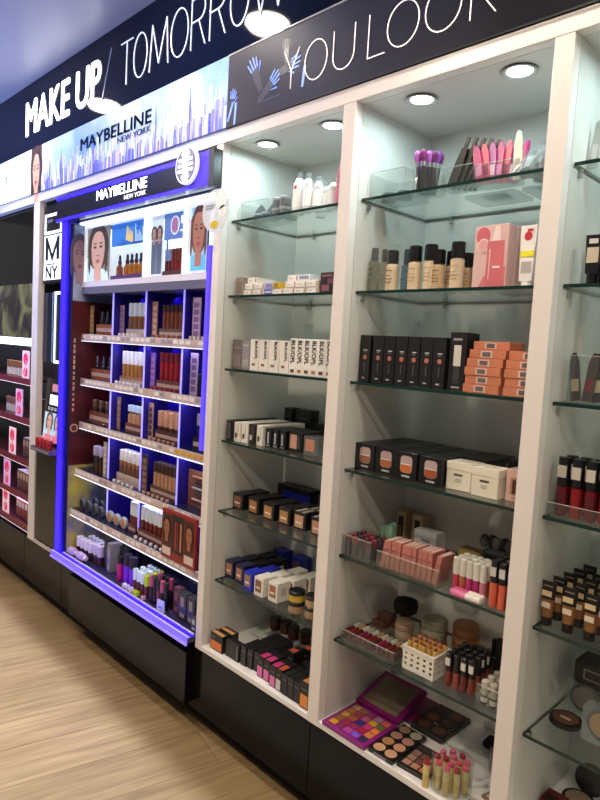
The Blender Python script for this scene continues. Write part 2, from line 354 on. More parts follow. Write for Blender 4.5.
struct('trim_7', B(.0122, 2.4, -.0065, -.0042, BZ1-.003, BZ1+.0005), mat('#b8b4b0', .3))
struct('trim_8', B(-3.2, 2.4, -.0085, -.0065, BZ0-.0015, BZ0+.0022), DARK)
HB = [banner_e('#7d9cf0', .75), banner_e('#45454f', .30)]
def hand(cx, cz, rot, s, m0=0, fl=1.0):
    mb = MB(); c, q = math.cos(rot), math.sin(rot)
    def P(u, v): return (cx+s*(u*c-v*q), cz+s*(u*q+v*c))
    mb.prism([P(-.28, -1.6), P(.2, -1.6), P(.34, -.3), P(.4, .2), P(-.36, .2), P(-.34, -.4)], -.0049, -.0044, 1)
    for k, (u, l, a) in enumerate(((-.3, .75, .2), (-.08, .95, .05), (.14, .9, -.08), (.34, .7, -.22))):
        x0, z0 = u, .18; x1, z1 = u-math.sin(a)*l*fl, .18+math.cos(a)*l*fl
        mb.prism([P(x0-.07, z0), P(x0+.07, z0), P(x1+.05, z1), P(x1-.05, z1)], -.0055, -.0050, m0)
    mb.prism([P(.34, -.3), P(.42, -.12), P(.8, .28), P(.7, .36)], -.0055, -.0050, m0)
    mb.obj('hand_print', HB, t)
hand(.150, 2.385, .5, .045); hand(.040, 2.325, -.2, .032); hand(.225, 2.330, -.9, .042); hand(.31, 2.362, -1.35, .040); hand(.29, 2.41, .15, .030, 1)
for a, b in (((.055, 2.245), (.060, 2.31)), ((.365, 2.29), (.372, 2.34)), ((.19, 2.29), (.27, 2.285)), ((.02, 2.265), (.045, 2.315))):
    MB().prism([(a[0]-.004, a[1]-.003), (a[0]+.005, a[1]-.003), (b[0]+.006, b[1]+.004), (b[0]-.005, b[1]+.004)], -.0055, -.0050, 0).obj('light_stroke', HB, t)
LY = mat('#fff4ee', .4, emit='#fff0e8', e=.8)
thin_word('YOU', [(.286, .348), (.373, .460), (.483, .559)], 2.294, 2.402, .0024, t, LY, -.0058, .0012, 'you_lettering')
thin_word('LOOK', [(.607, .662), (.668, .764), (.782, .880), (.905, .968)], 2.296, 2.404, .0024, t, LY, -.0058, .0012, 'look_lettering')

# ================================================================ glass shelf cabinets
SHZ = [1.955, 1.704, 1.454, 1.204, .954, .704]      # top faces of the glass
CABS = [('left', 0., XC, XB, CAB_LAMPS[:2]), ('middle', XC2, XD, XC2, CAB_LAMPS[2:4]), ('right', XD2, XE, XD2, CAB_LAMPS[4:])]
for nm, a, b, _, lamps in CABS:
    t = thing('display_cabinet', 'white open wall cabinet with six glass shelves, the %s one right of the blue tower' % {'left': 'first', 'middle': 'second', 'right': 'third'}[nm], 'cabinet', (a, 0, ZB), 0, 'white cabinets with glass shelves')
    w = b-a
    pn = MB().box(-.014, 0, .031, DEP, 0, ZT-ZB); pn.obj('side_panel', INNER, t); B(w, w+.014, .031, DEP, 0, ZT-ZB).obj('side_panel', INNER, t)
    B(-.014, w+.014, DEP, DEP+.014, 0, ZT-ZB).obj('back_panel', INNER, t)
    B(-.014, w+.014, .031, DEP+.014, ZT-ZB, ZT-ZB+.016).obj('top_panel', CEIL, t)
    B(0, w, 0, DEP, 0, .018, bev=.001).obj('base_board', BOARD, t)
    for z in SHZ:
        g = MB(); zz = z-ZB
        g.box(.002, w-.002, .045, DEP-.004, zz-.008, zz, 1)
        for f in g.bm.faces:
            f.normal_update()
            if abs(f.normal.z) > .5: f.material_index = 0
        gs = g.obj('glass_shelf', [GLASS, EDGE], t)
        for sx, yy in ((.004, .075), (w-.004, .075), (.10, DEP-.012), (w-.10, DEP-.012)):
            pin = MB(); pin.box(sx-.004, sx+.004, yy-.006, yy+.006, zz-.024, zz-.0082, 0)
            pin.obj('shelf_pin', STEEL, gs)
    for x, y in lamps:
        r = L([(.041, -.004), (.036, -.006), (.029, -.003), (.029, 0), (.041, 0)], (x-a, y, ZT-ZB), 24, cap=False).obj('downlight_ring', mat('#b4b6b4', .35), t)
        L([(.0285, -.003), (.0285, -.0015)], (x-a, y, ZT-ZB), 24).obj('lens', LENS, r)
# ================================================================ blue lit display tower
COLX = [-1.11, -.83, -.555, -.282, -.045]
RZ = [1.547, 1.338, 1.130, .907, .714, .492]        # floors of the five shelf rows and of the base ledge
FY = [.05, .05, .05, .032, .015, .0]                # front edges
tw = thing('display_tower', 'tall display tower edged in glowing blue with lit shelves and posters', 'display', (0, 0, 0))
NAVY = mat('#0d1030', .35); NAVYD = mat('#0a0c20', .3); PURP = mat('#3a2a9a', .4)
B(-1.215, -.038, .262, .28, .45, 2.19).obj('back_panel', mat('#100c34', .35), tw)
B(-1.215, -1.132, -.012, .03, .455, 2.075).obj('left_post', mat('#1a10c0', .3), tw)
B(-1.200, -1.150, -.0155, -.012, .46, 2.07).obj('light_strip', LEDBLUE, tw)
B(-.062, -.045, -.004, .03, 1.16, 1.87).obj('light_strip', mat('#5a48e8', .4, emit='#4a36e0', e=1.2), tw)
sp = B(-1.132, -1.112, .0, .262, .49, 2.05).obj('side_panel', mat('#2a2440', .35), tw)
# printed side panel: portrait, red copy panel, yellow figure
mb = MB(); mb.box(-1.1118, -1.1108, .002, .26, 1.70, 2.045, 0); mb.obj('portrait_print', node_mat('side_portrait', _noise2('#5f6f9a', '#a9b4cc', 6, .4)), sp)
pf = MB(); face_print(pf, .028, 1.90, .075, .17, 0, 0, 1, 2, 1, .0004, 1.25); pf.obj('face_print', [mat('#8f6f78', .4), mat('#4a4258', .4), mat('#7a3448', .4)], sp, (-1.1104, .002, 0), (0, 0, R(90)))
B(-1.1118, -1.1108, .002, .26, .92, 1.70).obj('copy_print', node_mat('side_red', _noise2('#3c1014', '#5a1a1c', 7, .4)), sp)
CRM = mat('#c8a090', .5)
mb = MB()
for k in range(14): mb.box(-1.1107, -1.1102, .012, .021, 1.18+.025*k, 1.18+.025*k+rnd.uniform(.010, .021))
mb.obj('printed_lines', CRM, sp)['kind'] = 'stuff'
MB().lathe([(.020, 0), (.020, .0006)], (0, 0, 0), 20, axis='X', mx=Matrix.Translation((-1.1107, .024, 1.10))).lathe([(.014, .0007), (.014, .0012)], (0, 0, 0), 20, axis='X', mi=1, mx=Matrix.Translation((-1.1107, .024, 1.10))).obj('round_print', [CRM, mat('#6a2020', .4)], sp)
B(-1.1118, -1.1108, .002, .26, .50, .92).obj('figure_print', node_mat('side_yellow', _noise2('#6f7290', '#b8a84a', 9, .4)), sp)
# header sign
hs = B(-1.235, -.036, -.030, .008, 2.062, 2.172, bev=.001).obj('header_sign', mat('#201e28', .18), tw)
B(-1.235, -.036, -.0325, -.030, 2.158, 2.174).obj('light_strip', LEDBLUE, hs); B(-1.235, -.036, -.0325, -.030, 2.062, 2.074).obj('light_strip', LEDBLUE, hs)
B(-.115, -.036, -.0315, -.0301, 2.0745, 2.1575).obj('blue_panel', LEDBLUE, hs); B(-.035, -.005, -.034, .0, 2.055, 2.178).obj('end_cap', mat('#0c0a12', .4), hs)
LETS = mat('#ffffff', .4, emit='#ffffff', e=.9)
text('MAYBELLINE', hs, LETS, -.835, -.430, 2.112, 2.152, -.0302, 'brand_lettering', .006, .0012)
text('NEW YORK', hs, LETS, -.600, -.435, 2.086, 2.103, -.0302, 'city_lettering', .0, .0012)
em = MB(); em.lathe([(.064, 0), (.064, .012)], (-.150, -.034, 2.142), 32, axis='Y'); em.lathe([(.058, .0125), (.058, .0135)], (-.150, -.034, 2.142), 32, axis='Y', mi=1)
for z, w, hh in ((2.180, .022, .010), (2.160, .040, .008), (2.142, .044, .008), (2.124, .044, .008), (2.104, .022, .010)): em.box(-.150-w, -.150+w, -.049, -.0475, z-hh*.62, z+hh*.62, 2)
em.box(-.164, -.136, -.0495, -.0475, 2.086, 2.198, 2)
em.obj('round_emblem', [mat('#e8e8ff', .4, emit='#e4e0ff', e=.8), mat('#7c7c98', .4), mat('#ffffff', .4, emit='#ffffff', e=.9)], hs)
B(-1.13, -.046, .035, .062, 2.050, 2.060).obj('light_strip', STRIPW, tw)
B(-1.13, -.046, .03, .262, 2.0602, 2.066).obj('soffit_panel', mat('#9aa4b8', .4), tw)
# dividers, shelves, rails
PALEB = mat('#b8b6ff', .35, emit='#8f88ff', e=.9)
for x in COLX[1:4]:
    B(x-.003, x+.003, .062, .262, .70, 1.765).obj('divider', mat('#241a80', .3), tw)
    B(x-.0016, x+.0016, .056, .0618, .735, 1.745).obj('light_strip', PALEB, tw)
for i, z in enumerate(RZ[:5]):
    s = B(-1.1105, -.046, FY[i]+.0045, .26, z-.012, z, bev=0).obj('shelf', mat('#22203a', .25), tw)
    rail = B(-1.1105, -.046, FY[i], FY[i]+.004, z-.030, z+.001).obj('price_rail', mat('#c4b8bc', .3), s)
    mb = MB()
    for k in range(26):
        x = -1.10+k*.0405; mb.box(x, x+.031, FY[i]-.0012, FY[i]-.0001, z-.020, z-.005, rnd.choice((0, 0, 0, 1, 2)) if not (i == 2 and x > -.30) else 3)
    mb.obj('price_ticket', [mat('#efe6dc', .5), mat('#d8b8a4', .5), mat('#a89498', .5), mat('#d8a018', .5)], s)['kind'] = 'stuff'
    B(-1.1105, -.046, FY[i]-.001, FY[i]+.003, z-.034, z-.0312).obj('light_strip', mat('#ffffff', .4, emit='#e6e8ff', e=1.1), s)
B(-1.1105, -.046, .046, .26, 1.765, 1.790).obj('niche_ledge', mat('#e6e2ea', .3), tw)
B(-1.1105, -.046, .045, .26, 1.733, 1.7645).obj('rail_panel', mat('#6c6a80', .25), tw)
# lit base ledge
ld = B(-1.20, -.038, -.034, .26, .470, .491).obj('base_ledge', mat('#2a2848', .3), tw)
B(-1.20, -.038, -.0345, -.0340, .4706, .4905).obj('front_trim', mat('#8a7cf0', .3, emit='#6a58ff', e=.5), ld)
B(-1.20, -.038, -.040, -.0345, .463, .4705).obj('ledge_front', mat('#9a88ff', .3, emit='#7a64ff', e=.8), ld)
B(-1.20, -.038, -.033, -.024, .4912, .4935).obj('light_strip', LEDVIO, ld); B(-1.20, -.038, -.018, -.008, .4912, .4945).obj('light_strip', LEDBLUE, ld)
B(-1.13, -.046, -.007, .001, .4912, .4965).obj('ticket_rail', mat('#d8cfd0', .3), ld)
# lit windows at the top
BK = lambda h, e=.75: mat(h, .35, emit=h, e=e)
WF = mat('#eef4fa', .35, emit='#e6f2ff', e=.45)
def window(x0, x1, nm):
    B(x0, x1, .150, .156, 1.790, 2.045).obj('niche_back', BK('#e8f0f6', .62), tw)
    mb = MB(); mb.box(x0, x0+.010, .050, .075, 1.790, 2.046); mb.box(x1-.010, x1, .050, .075, 1.790, 2.046); mb.box(x0+.0101, x1-.0101, .050, .075, 2.034, 2.046)
    mb.obj('window_frame', WF, tw)
window(-1.108, -.572, 'a'); window(-.553, -.288, 'b'); window(-.268, -.048, 'c')
B(-1.096, -.885, .060, .064, 1.791, 2.033).obj('poster', BK('#8a8478', .35), tw)
mb = MB(); face_print(mb, -.990, 1.925, .150, .190, .0598, 0, 1, 2, 3, .0004, 1.30, .1)
mb.prism([(-1.095, 1.792), (-.886, 1.792), (-.90, 1.83), (-.945, 1.845), (-1.03, 1.85), (-1.08, 1.90), (-1.095, 1.90)], .0596, .0599, 4)
mb.obj('portrait_print', [BK('#c49c88', .5), BK('#4c4038', .3), BK('#b06a70', .5), BK('#40342e', .3), BK('#b8d0dc', .6)], tw)
B(-.876, -.583, .066, .070, 1.936, 2.032).obj('poster', node_mat('blue_card', _noise2('#1a5fd0', '#4aa0f0', 8, .35)), tw)
mb = MB()
for k, (x, z, h) in enumerate(((-.74, 1.955, .06), (-.72, 1.95, .05), (-.70, 1.945, .045))): mb.prism([(x-.012, z), (x+.012, z), (x+.006, z+h), (x-.004, z+h)], .0652, .0658, 0)
for k in range(9): mb.box(-.675+.01*k, -.669+.01*k, .0652, .0658, 1.945, 1.965+rnd.uniform(0, .06), 1)
mb.obj('print_shapes', [BK('#d8c078', .5), BK('#a8ccf4', .6)], tw)
B(-.532, -.452, .060, .064, 1.792, 2.028).obj('poster', BK('#c8d4dc', .5), tw)
mb = MB()
for cx in (-.512, -.473):
    mb.prism([(cx-.018, 1.80), (cx+.018, 1.80), (cx+.019, 1.93), (cx-.019, 1.93)], .0592, .0596, 4); face_print(mb, cx, 1.955, .030, .052, .0590, 0, 1, 2, 3, .0003, 1.5)
mb.obj('portrait_print', [BK('#b08878', .45), BK('#3a3844', .3), BK('#8a4a4a', .4), BK('#2c2830', .3), BK('#57627a', .35)], tw)
B(-.450, -.299, .066, .070, 1.930, 2.028).obj('poster', BK('#5a78b8', .5), tw)
mb = MB(); mb.ell(-.375, 1.982, .030, .036, .0658, 0); mb.ell(-.375, 1.982, .025, .031, .0651, 1)
for x, w in ((-.390, .005), (-.378, .006), (-.366, .005)): mb.box(x, x+w, .0636, .0644, 1.958, 2.006, 2)
mb.box(-.335, -.315, .0652, .0658, 1.985, 2.015, 0); mb.box(-.338, -.308, .0652, .0658, 1.955, 1.962, 0)
mb.obj('print_shapes', [BK('#e6ecf8', .6), BK('#7c8cc8', .5), BK('#c04858', .5)], tw)
B(-.256, -.160, .060, .064, 1.800, 2.032).obj('poster', BK('#9cc4dc', .45), tw)
mb = MB(); face_print(mb, -.208, 1.935, .084, .165, .0598, 0, 1, 2, 3, .0004, 1.15, .08); mb.prism([(-.254, 1.802), (-.162, 1.802), (-.162, 1.835), (-.185, 1.862), (-.232, 1.862), (-.254, 1.845)], .0596, .0599, 4)
mb.obj('portrait_print', [BK('#a06c5a', .5), BK('#6a4030', .35), BK('#a0485a', .5), BK('#3a2820', .3), BK('#5aa8d8', .55)], tw)

# ---------------------------------------------------------------- generic products
def mk_vial(name, cat, bodyc, capc, r=.0075, hb=.05, hc=.03, bodyr=.25, neck=0., sq=False, capr=None, band=None, clearbody=None, tagc=None):
    def f():
        t = thing(name, name, cat)
        cr = capr or r*1.04
        L([(r*.85, 0), (r, .0015), (r, hb-.002), (r*.8, hb)], n=4 if sq else 12).obj('body', clearbody or mat(bodyc, bodyr), t, rot=(0, 0, R(45)) if sq else None)
        z = hb
        if neck: L([(r*.45, z+.0001), (r*.45, z+neck)], n=10).obj('neck', mat(bodyc, bodyr), t); z += neck
        L([(cr, z+.0002), (cr, z+hc-.0015), (cr*.85, z+hc)], n=4 if sq else 12).obj('cap', mat(capc, .3), t, rot=(0, 0, R(45)) if sq else None)
        if band: L([(r*1.02, hb*.25), (r*1.02, hb*.75)], n=12).obj('label', mat(band, .5), t)
        if tagc: B(-cr*.7, cr*.7, -cr*1.08, -cr*.72, hb+hc*.30, hb+hc*.72).obj('price_label', mat(tagc, .5), t)
        return t
    return f
def mk_dropper(bodyc, capc):
    def f():
        t = thing('dropper_bottle', 'x', 'bottle')
        L([(.0105, 0), (.0115, .002), (.0115, .034), (.006, .041), (.005, .044)]).obj('bottle', mat(bodyc, .12), t)
        L([(.0065, .0442), (.0065, .054)]).obj('collar', mat(capc, .3), t); L([(.0042, .0542), (.0045, .066), (.0028, .072)], soft=True).obj('bulb', mat(capc, .5), t)
        return t
    return f
def mk_tray(x0, x1, y0, y1, hl, basec, lipc, back=0.):
    def f():
        t = thing('tester_tray', 'x', 'tray'); w = x1-x0; d = y1-y0
        B(0, w, .004, d, 0, .016).obj('base', mat(basec, .35), t); B(0, w, 0, .0038, 0, hl).obj('front_lip', mat(lipc, .4), t)
        B(.004, w-.004, -.0006, -.0001, hl*.3, hl*.65).obj('printed_strip', mat('#b59a8c', .5), t)
        if back: B(0, w, d, d+.003, 0, back).obj('backboard', mat(basec, .4), t)
        return t
    return f
def mk_card(w, h, c1, c2, th=.004):
    def f():
        t = thing('shade_card', 'x', 'card'); H = h*1.22
        B(0, w, 0, th, 0, H).obj('card', mat(c1, .4), t)
        mb = MB(); k = 5
        for i in range(k): mb.box(w*.18, w*.82, -.0006, -.0001, H*(.08+.17*i), H*(.08+.17*i+.12))
        mb.obj('printed_patch', mat(c2, .5), t)['kind'] = 'stuff'
        return t
    return f
def mk_pot(c1, c2, s=.011):
    def f():
        t = thing('shade_tester', 'x', 'tester'); B(-s/2, s/2, -s/2, s/2, 0, s*1.1, bev=.001).obj('block', mat(c1, .4), t); B(-s*.35, s*.35, -s*.35, s*.35, s*1.1, s*1.1+.0006).obj('shade_patch', mat(c2, .4), t); return t
    return f
ROWN = ['top', 'second', 'third', 'fourth', 'fifth', 'bottom']; COLN = ['first', 'second', 'third', 'fourth']
def tubes(ci, ri, n, key, mk, noun, cat, x0=.035, x1=None, y=.105, tray=True, hl=.022, lipc='#6b4034', dz=.006, ranks=1, dy=.020):
    a, b = COLX[ci], COLX[ci+1]; x1 = (b-a-.012) if x1 is None else x1; z = RZ[ri]; where = '%s row, %s tower bay' % (ROWN[ri], COLN[ci])
    y = y+FY[ri]-.05
    if tray: inst(('tray', round(x0, 3), round(x1, 3), hl, lipc, ranks), mk_tray(a+x0, a+x1, 0, .036+dy*(ranks-1), hl+.004, '#18161c', lipc), (a+x0, y-.016, z+.0005), 'dark tray holding the %ss, %s' % (noun, where), 'tester trays in the tower')
    for q in range(ranks):
        for k in range(n):
            p = (x1-x0)/n
            lab = '%s, %s from left%s, %s' % (noun, ORD[k], '' if ranks == 1 else ', %s rank' % ('front', 'middle', 'back')[q], where)
            inst(key, mk, (a+x0+p*(k+.5), y+dy*q+.001, z+(.0167 if tray else .0005)), lab, '%ss, %s' % (noun, where)).scale = (1.12, 1.12, 1.28)
def testers(ci, ri, n, c1, c2, noun, x0=.035, x1=None):
    a, b = COLX[ci], COLX[ci+1]; x1 = (b-a-.03) if x1 is None else x1
    for k in range(n):
        inst(('tester', c1, c2), mk_pot(c1, c2), (a+x0+(x1-x0)*(k+.5)/n, FY[ri]+.016, RZ[ri]+.0005), '%s, %s from left, %s row, %s tower bay' % (noun, ORD[k], ROWN[ri], COLN[ci]), '%ss, %s row, %s bay' % (noun, ROWN[ri], COLN[ci]))
def card(ci, ri, x, w, h, c1, c2, noun, y=.085, th=.004):
    inst(('card', w, h, c1, c2), mk_card(w, h, c1, c2, th), (COLX[ci]+x, y+FY[ri]-.05, RZ[ri]+.0005), '%s on the %s row, %s bay of the tower' % (noun, ROWN[ri], COLN[ci]))
def niche(key, mk, xs, y, noun):
    for k, x in enumerate(xs): inst(key, mk, (x, y, 1.7985), '%s, %s from left, in the lit top window' % (noun, ORD[k]), noun + 's in the top windows').scale = (1.35, 1.35, 1.45)
# top windows
def mk_stand(w, c): return lambda: (lambda t: (B(0, w, 0, .05, 0, .0075).obj('base', mat(c, .35), t), B(0, w, -.002, -.0002, 0, .020).obj('front_lip', mat(c, .35), t), t)[-1])(thing('display_stand', 'x', 'stand'))
inst('std1', mk_stand(.285, '#5a3a72'), (-.884, .070, 1.7905), 'purple display stand under the amber dropper bottles in the top window')
inst('std2', mk_stand(.165, '#4a2c2c'), (-.478, .070, 1.7905), 'brown display stand under the red tubes in the top window')
niche('drop_amber', mk_dropper('#b4722c', '#2a2a30'), [-.782, -.744, -.706, -.668, -.632], .094, 'amber dropper bottle')
niche('drop_rose', mk_dropper('#9a5a50', '#3a4060'), [-.848], .094, 'rose dropper bottle standing apart')
for k, x in enumerate([-.462, -.438, -.414, -.390, -.366, -.342]):
    inst(('nt', k > 1), mk_vial('lip_tube', 'tube', '#8a2c2c' if k > 1 else '#6a2830', '#7a3428' if k > 1 else '#8aa0d8', .0095, .055, .045), (x, .092, 1.7985), 'tall red lip tube, %s from left, in the lit second top window' % ORD[k], 'red lip tubes in the second top window')
# row 1
NUDE = '#b98a6c'
card(0, 0, .006, .036, .11, '#8a7a5a', '#c8a878', 'tan picture card'); tubes(0, 0, 4, 'drop_black', mk_dropper('#20242c', '#3c4a60'), 'black dropper bottle', 'bottle', x0=.065, hl=.045, lipc='#8a4a2c')
tubes(1, 0, 5, 'tube_clearcap', mk_vial('foundation_tube', 'tube', '#8a5c34', '#c6d0dc', .013, .055, .045, band='#6a4426'), 'amber tube with silver cap', 'tube', x0=.065, hl=.028, lipc='#a8a0a0'); testers(1, 0, 6, '#e6e4ea', '#c8b8b0', 'white cap tester'); card(1, 0, .012, .036, .11, '#8a6a70', '#6a4a70', 'mauve picture card')
card(2, 0, .006, .038, .12, '#a07864', '#d0a890', 'brown picture card'); tubes(2, 0, 7, 'tube_rose', mk_vial('lip_gloss', 'lip gloss', '#7a4434', '#3a2420', .0085, .070, .022), 'rose brown lip gloss', 'lip gloss', x0=.055, hl=.034, lipc='#5a4038'); testers(2, 0, 6, '#a06a58', '#8a4a40', 'rose cap tester')
card(3, 0, .020, .050, .13, '#b8a0b8', '#7a5a86', 'floral printed card'); inst('blk_block', lambda: (lambda t: (B(0, .055, 0, .06, 0, .10, bev=.002).obj('body', BLACK, t), B(.004, .051, -.0008, -.0001, .01, .018).obj('printed_strip', WHITE, t), t)[-1])(thing('display_block', 'x', 'display')), (COLX[3]+.085, .09, RZ[0]+.0005), 'black display block beside the floral card, top row of the tower'); testers(3, 0, 5, '#d8c8c0', '#b89a86', 'beige cap tester', .03, .16)
# row 2
tubes(0, 1, 4, 'drop_black', None, 'black dropper bottle', 'bottle', x0=.025, hl=.045, lipc='#8a4a2c')
tubes(1, 1, 7, 'tube_nude_w', mk_vial('concealer_tube', 'tube', '#a8743f', '#e4e6f0', .011, .055, .045), 'tan concealer tube with white cap', 'tube', x0=.02, hl=.030, lipc='#9a6a48'); testers(1, 1, 7, '#e8e8f0', '#b8b8d8', 'white cap tester', .02)
tubes(2, 1, 6, 'tube_red', mk_vial('lip_gloss', 'lip gloss', '#8c1c24', '#5a1418', .0105, .075, .030), 'red lip gloss', 'lip gloss', x0=.05, hl=.034, lipc='#5a342c', ranks=2); testers(2, 1, 6, '#8c2c34', '#b03040', 'red cap tester'); card(2, 1, .006, .036, .12, '#7a50b0', '#a884c8', 'violet picture card')
card(3, 1, .020, .046, .13, '#a894b8', '#6a4a86', 'floral printed card'); tubes(3, 1, 3, 'tube_grey', mk_vial('mascara_tube', 'tube', '#b8bccc', '#d8dce8', .013, .055, .035), 'pale grey mascara tube', 'tube', x0=.10, tray=False); tubes(3, 1, 4, 'tube_blk', mk_vial('mascara_tube', 'tube', '#16161c', '#101014', .010, .045, .020), 'short black mascara tube', 'tube', x0=.085, tray=False, y=.075)
# row 3
tubes(0, 2, 4, 'tube_brown', mk_vial('foundation_bottle', 'bottle', '#3a2a24', '#5a4030', .0125, .045, .028), 'brown foundation bottle', 'bottle', x0=.02, hl=.050, lipc='#7a4228'); testers(0, 2, 3, '#2a2628', '#c8b8a8', 'black tester block', .02)
card(1, 2, .012, .030, .12, '#7a6258', '#a8846c', 'brown picture card'); inst('blk_back', lambda: (lambda t: (B(0, .062, 0, .02, 0, .13, bev=.001).obj('body', BLACK, t), B(.006, .056, -.0008, -.0001, .03, .034).obj('printed_strip', WHITE, t), t)[-1])(thing('display_block', 'x', 'display')), (COLX[1]+.048, .16, RZ[2]+.0005), 'black upright block behind the pump bottles, third row of the tower')
tubes(1, 2, 5, 'pump_nude', mk_vial('pump_bottle', 'bottle', '#c0926c', '#bcd4f0', .0125, .050, .022, neck=.008), 'nude pump bottle with blue cap', 'bottle', x0=.085, hl=.036, lipc='#6b3626')
card(2, 2, .006, .034, .12, '#a0806c', '#4a3630', 'brown picture card'); tubes(2, 2, 5, 'boxed_nude', mk_vial('foundation_stick', 'stick', '#4a2c22', '#c09070', .0145, .032, .050, sq=True), 'nude foundation stick with square cap', 'stick', x0=.055, hl=.038, lipc='#4a2a24', ranks=2, dy=.03); testers(2, 2, 6, '#b08068', '#8a5a48', 'tan shade tester')
tubes(3, 2, 5, 'masc_mix', mk_vial('mascara_tube', 'tube', '#1a1a22', '#8a8472', .0095, .060, .035), 'dark mascara with grey cap', 'mascara', x0=.05, hl=.045, lipc='#141418', ranks=2); card(3, 2, .185, .030, .10, '#d8a818', '#e8c860', 'yellow printed card', y=.075)
# row 4
tubes(0, 3, 2, 'lav_cap', mk_vial('foundation_bottle', 'bottle', '#23222c', '#a8a0c0', .016, .055, .035), 'dark bottle with lavender cap', 'bottle', x0=.06, x1=.16, tray=False, y=.12); tubes(0, 3, 4, 'brown_pen', mk_vial('concealer_pen', 'pen', '#4a3024', '#2a2024', .008, .040, .022), 'brown concealer pen', 'pen', x0=.13, tray=False, y=.09)
card(0, 3, .235, .030, .13, '#a09488', '#c8beb4', 'pale grey printed card', y=.075); tubes(1, 3, 6, 'nude_white', mk_vial('lip_gloss', 'lip gloss', '#9c6c50', '#e6e6ea', .0105, .060, .038, band='#6a4430'), 'nude lip gloss with white cap', 'lip gloss', x0=.055, hl=.034, lipc='#b0a298', ranks=2); testers(1, 3, 5, '#e0dcd8', '#c0b0a8', 'white cap tester', .06)
card(2, 3, .008, .046, .13, '#2a2230', '#8a6050', 'dark card with a painted face oval', y=.078); tubes(2, 3, 7, 'nude_dark', mk_vial('concealer_tube', 'tube', '#b68a6c', '#3c2a24', .0095, .060, .032), 'nude concealer tube with dark cap', 'tube', x0=.062, hl=.034, lipc='#5a3a30', ranks=2); testers(2, 3, 6, '#c49a80', '#8a5a48', 'nude shade tester')
inst('swatch_board', lambda: (lambda t: (B(0, .20, .012, .018, 0, .14).obj('board', mat('#8a5a44', .4), t), [L([(.005, 0), (.005, .11), (.001, .125)], n=8, axis='X', c=(.04+.02*(k % 2), .004, .03+.022*k)).obj('pencil', mat(('#c8a8a0', '#2a2226', '#a0a0b8', '#18181c', '#b07a50')[k], .35), t) for k in range(5)], t)[-1])(thing('pencil_board', 'x', 'display')), (COLX[3]+.012, FY[3]+.06, RZ[3]+.0005), 'brown display board carrying five brow pencils crosswise, fourth row of the tower')
# row 5
def mk_comp(rim, pan):
    def f():
        t = thing('round_compact', 'x', 'compact')
        L([(.024, 0), (.026, .002), (.026, .012), (.024, .014)], (0, 0, .026), 20, axis='Y').obj('case', mat(rim, .25, .3), t); L([(.019, .0142), (.019, .015)], (0, 0, .026), 18, axis='Y').obj('powder', mat(pan, .5), t); return t
    return f
for q in range(2):
    for k in range(4): inst('comp_dark', mk_comp('#6c7488', '#20202a'), (COLX[0]+.045+.062*k+.02*q, FY[4]+.05+.055*q, RZ[4]+.0005), 'dark round compact with steel rim, %s in the %s rank, fifth tower row' % (ORD[k], ('front', 'back')[q]), 'dark round compacts on the fifth tower row')
for k in range(3): inst('comp_gold', mk_comp('#c4ccd8', '#b88454'), (COLX[1]+.035+.062*k, FY[4]+.05, RZ[4]+.0005), 'bronze powder compact with silver rim, %s from left, fifth tower row' % ORD[k], 'bronze powder compacts')
tubes(1, 4, 3, 'tube_ws', mk_vial('lip_gloss', 'lip gloss', '#6c1c20', '#dfeaf6', .0105, .045, .045), 'maroon gloss with white cap', 'lip gloss', x0=.20, hl=.034, lipc='#5a2a26', ranks=2)
tubes(2, 4, 7, 'tube_ws', None, 'maroon gloss with white cap', 'lip gloss', x0=.006, x1=.235, hl=.034, lipc='#5a2a26', ranks=3); testers(2, 4, 6, '#e0dcdc', '#c8b8b8', 'white tester cube', .01)
def mk_redboard():
    t = thing('picture_board', 'x', 'display')
    B(0, .222, 0, .012, 0, .185).obj('board', mat('#8c1418', .3), t)
    for x0, c in ((.008, 0), (.155, 1)):
        mb = MB(); mb.box(x0, x0+.056, -.001, -.0002, .045, .172, 0); face_print(mb, x0+.028, .115, .042, .070, -.0012, 1, 2, 3, 2, .0003, 1.2)
        mb.obj('portrait_print', [mat('#4a2018', .4), mat('#a86a48', .4), mat('#24140f', .4), mat('#8a2a20', .4)], t)
        B(x0, x0+.056, -.0011, -.0002, .012, .042).obj('caption_panel', mat('#d8c8bc', .5), t)
    B(.070, .148, -.001, -.0002, .030, .175).obj('dark_panel', mat('#150e10', .3), t)
    for x, c in ((.092, '#a82020'), (.106, '#6a1418'), (.126, '#c87858')): B(x, x+.009, -.0022, -.0011, .045, .15).obj('tube_print', mat(c, .3), t)
    return t
inst('redboard', mk_redboard, (COLX[2]+.258, FY[4]-.006, RZ[4]+.0015), 'red board with two portrait pictures and a dark middle panel, lower right of the tower')
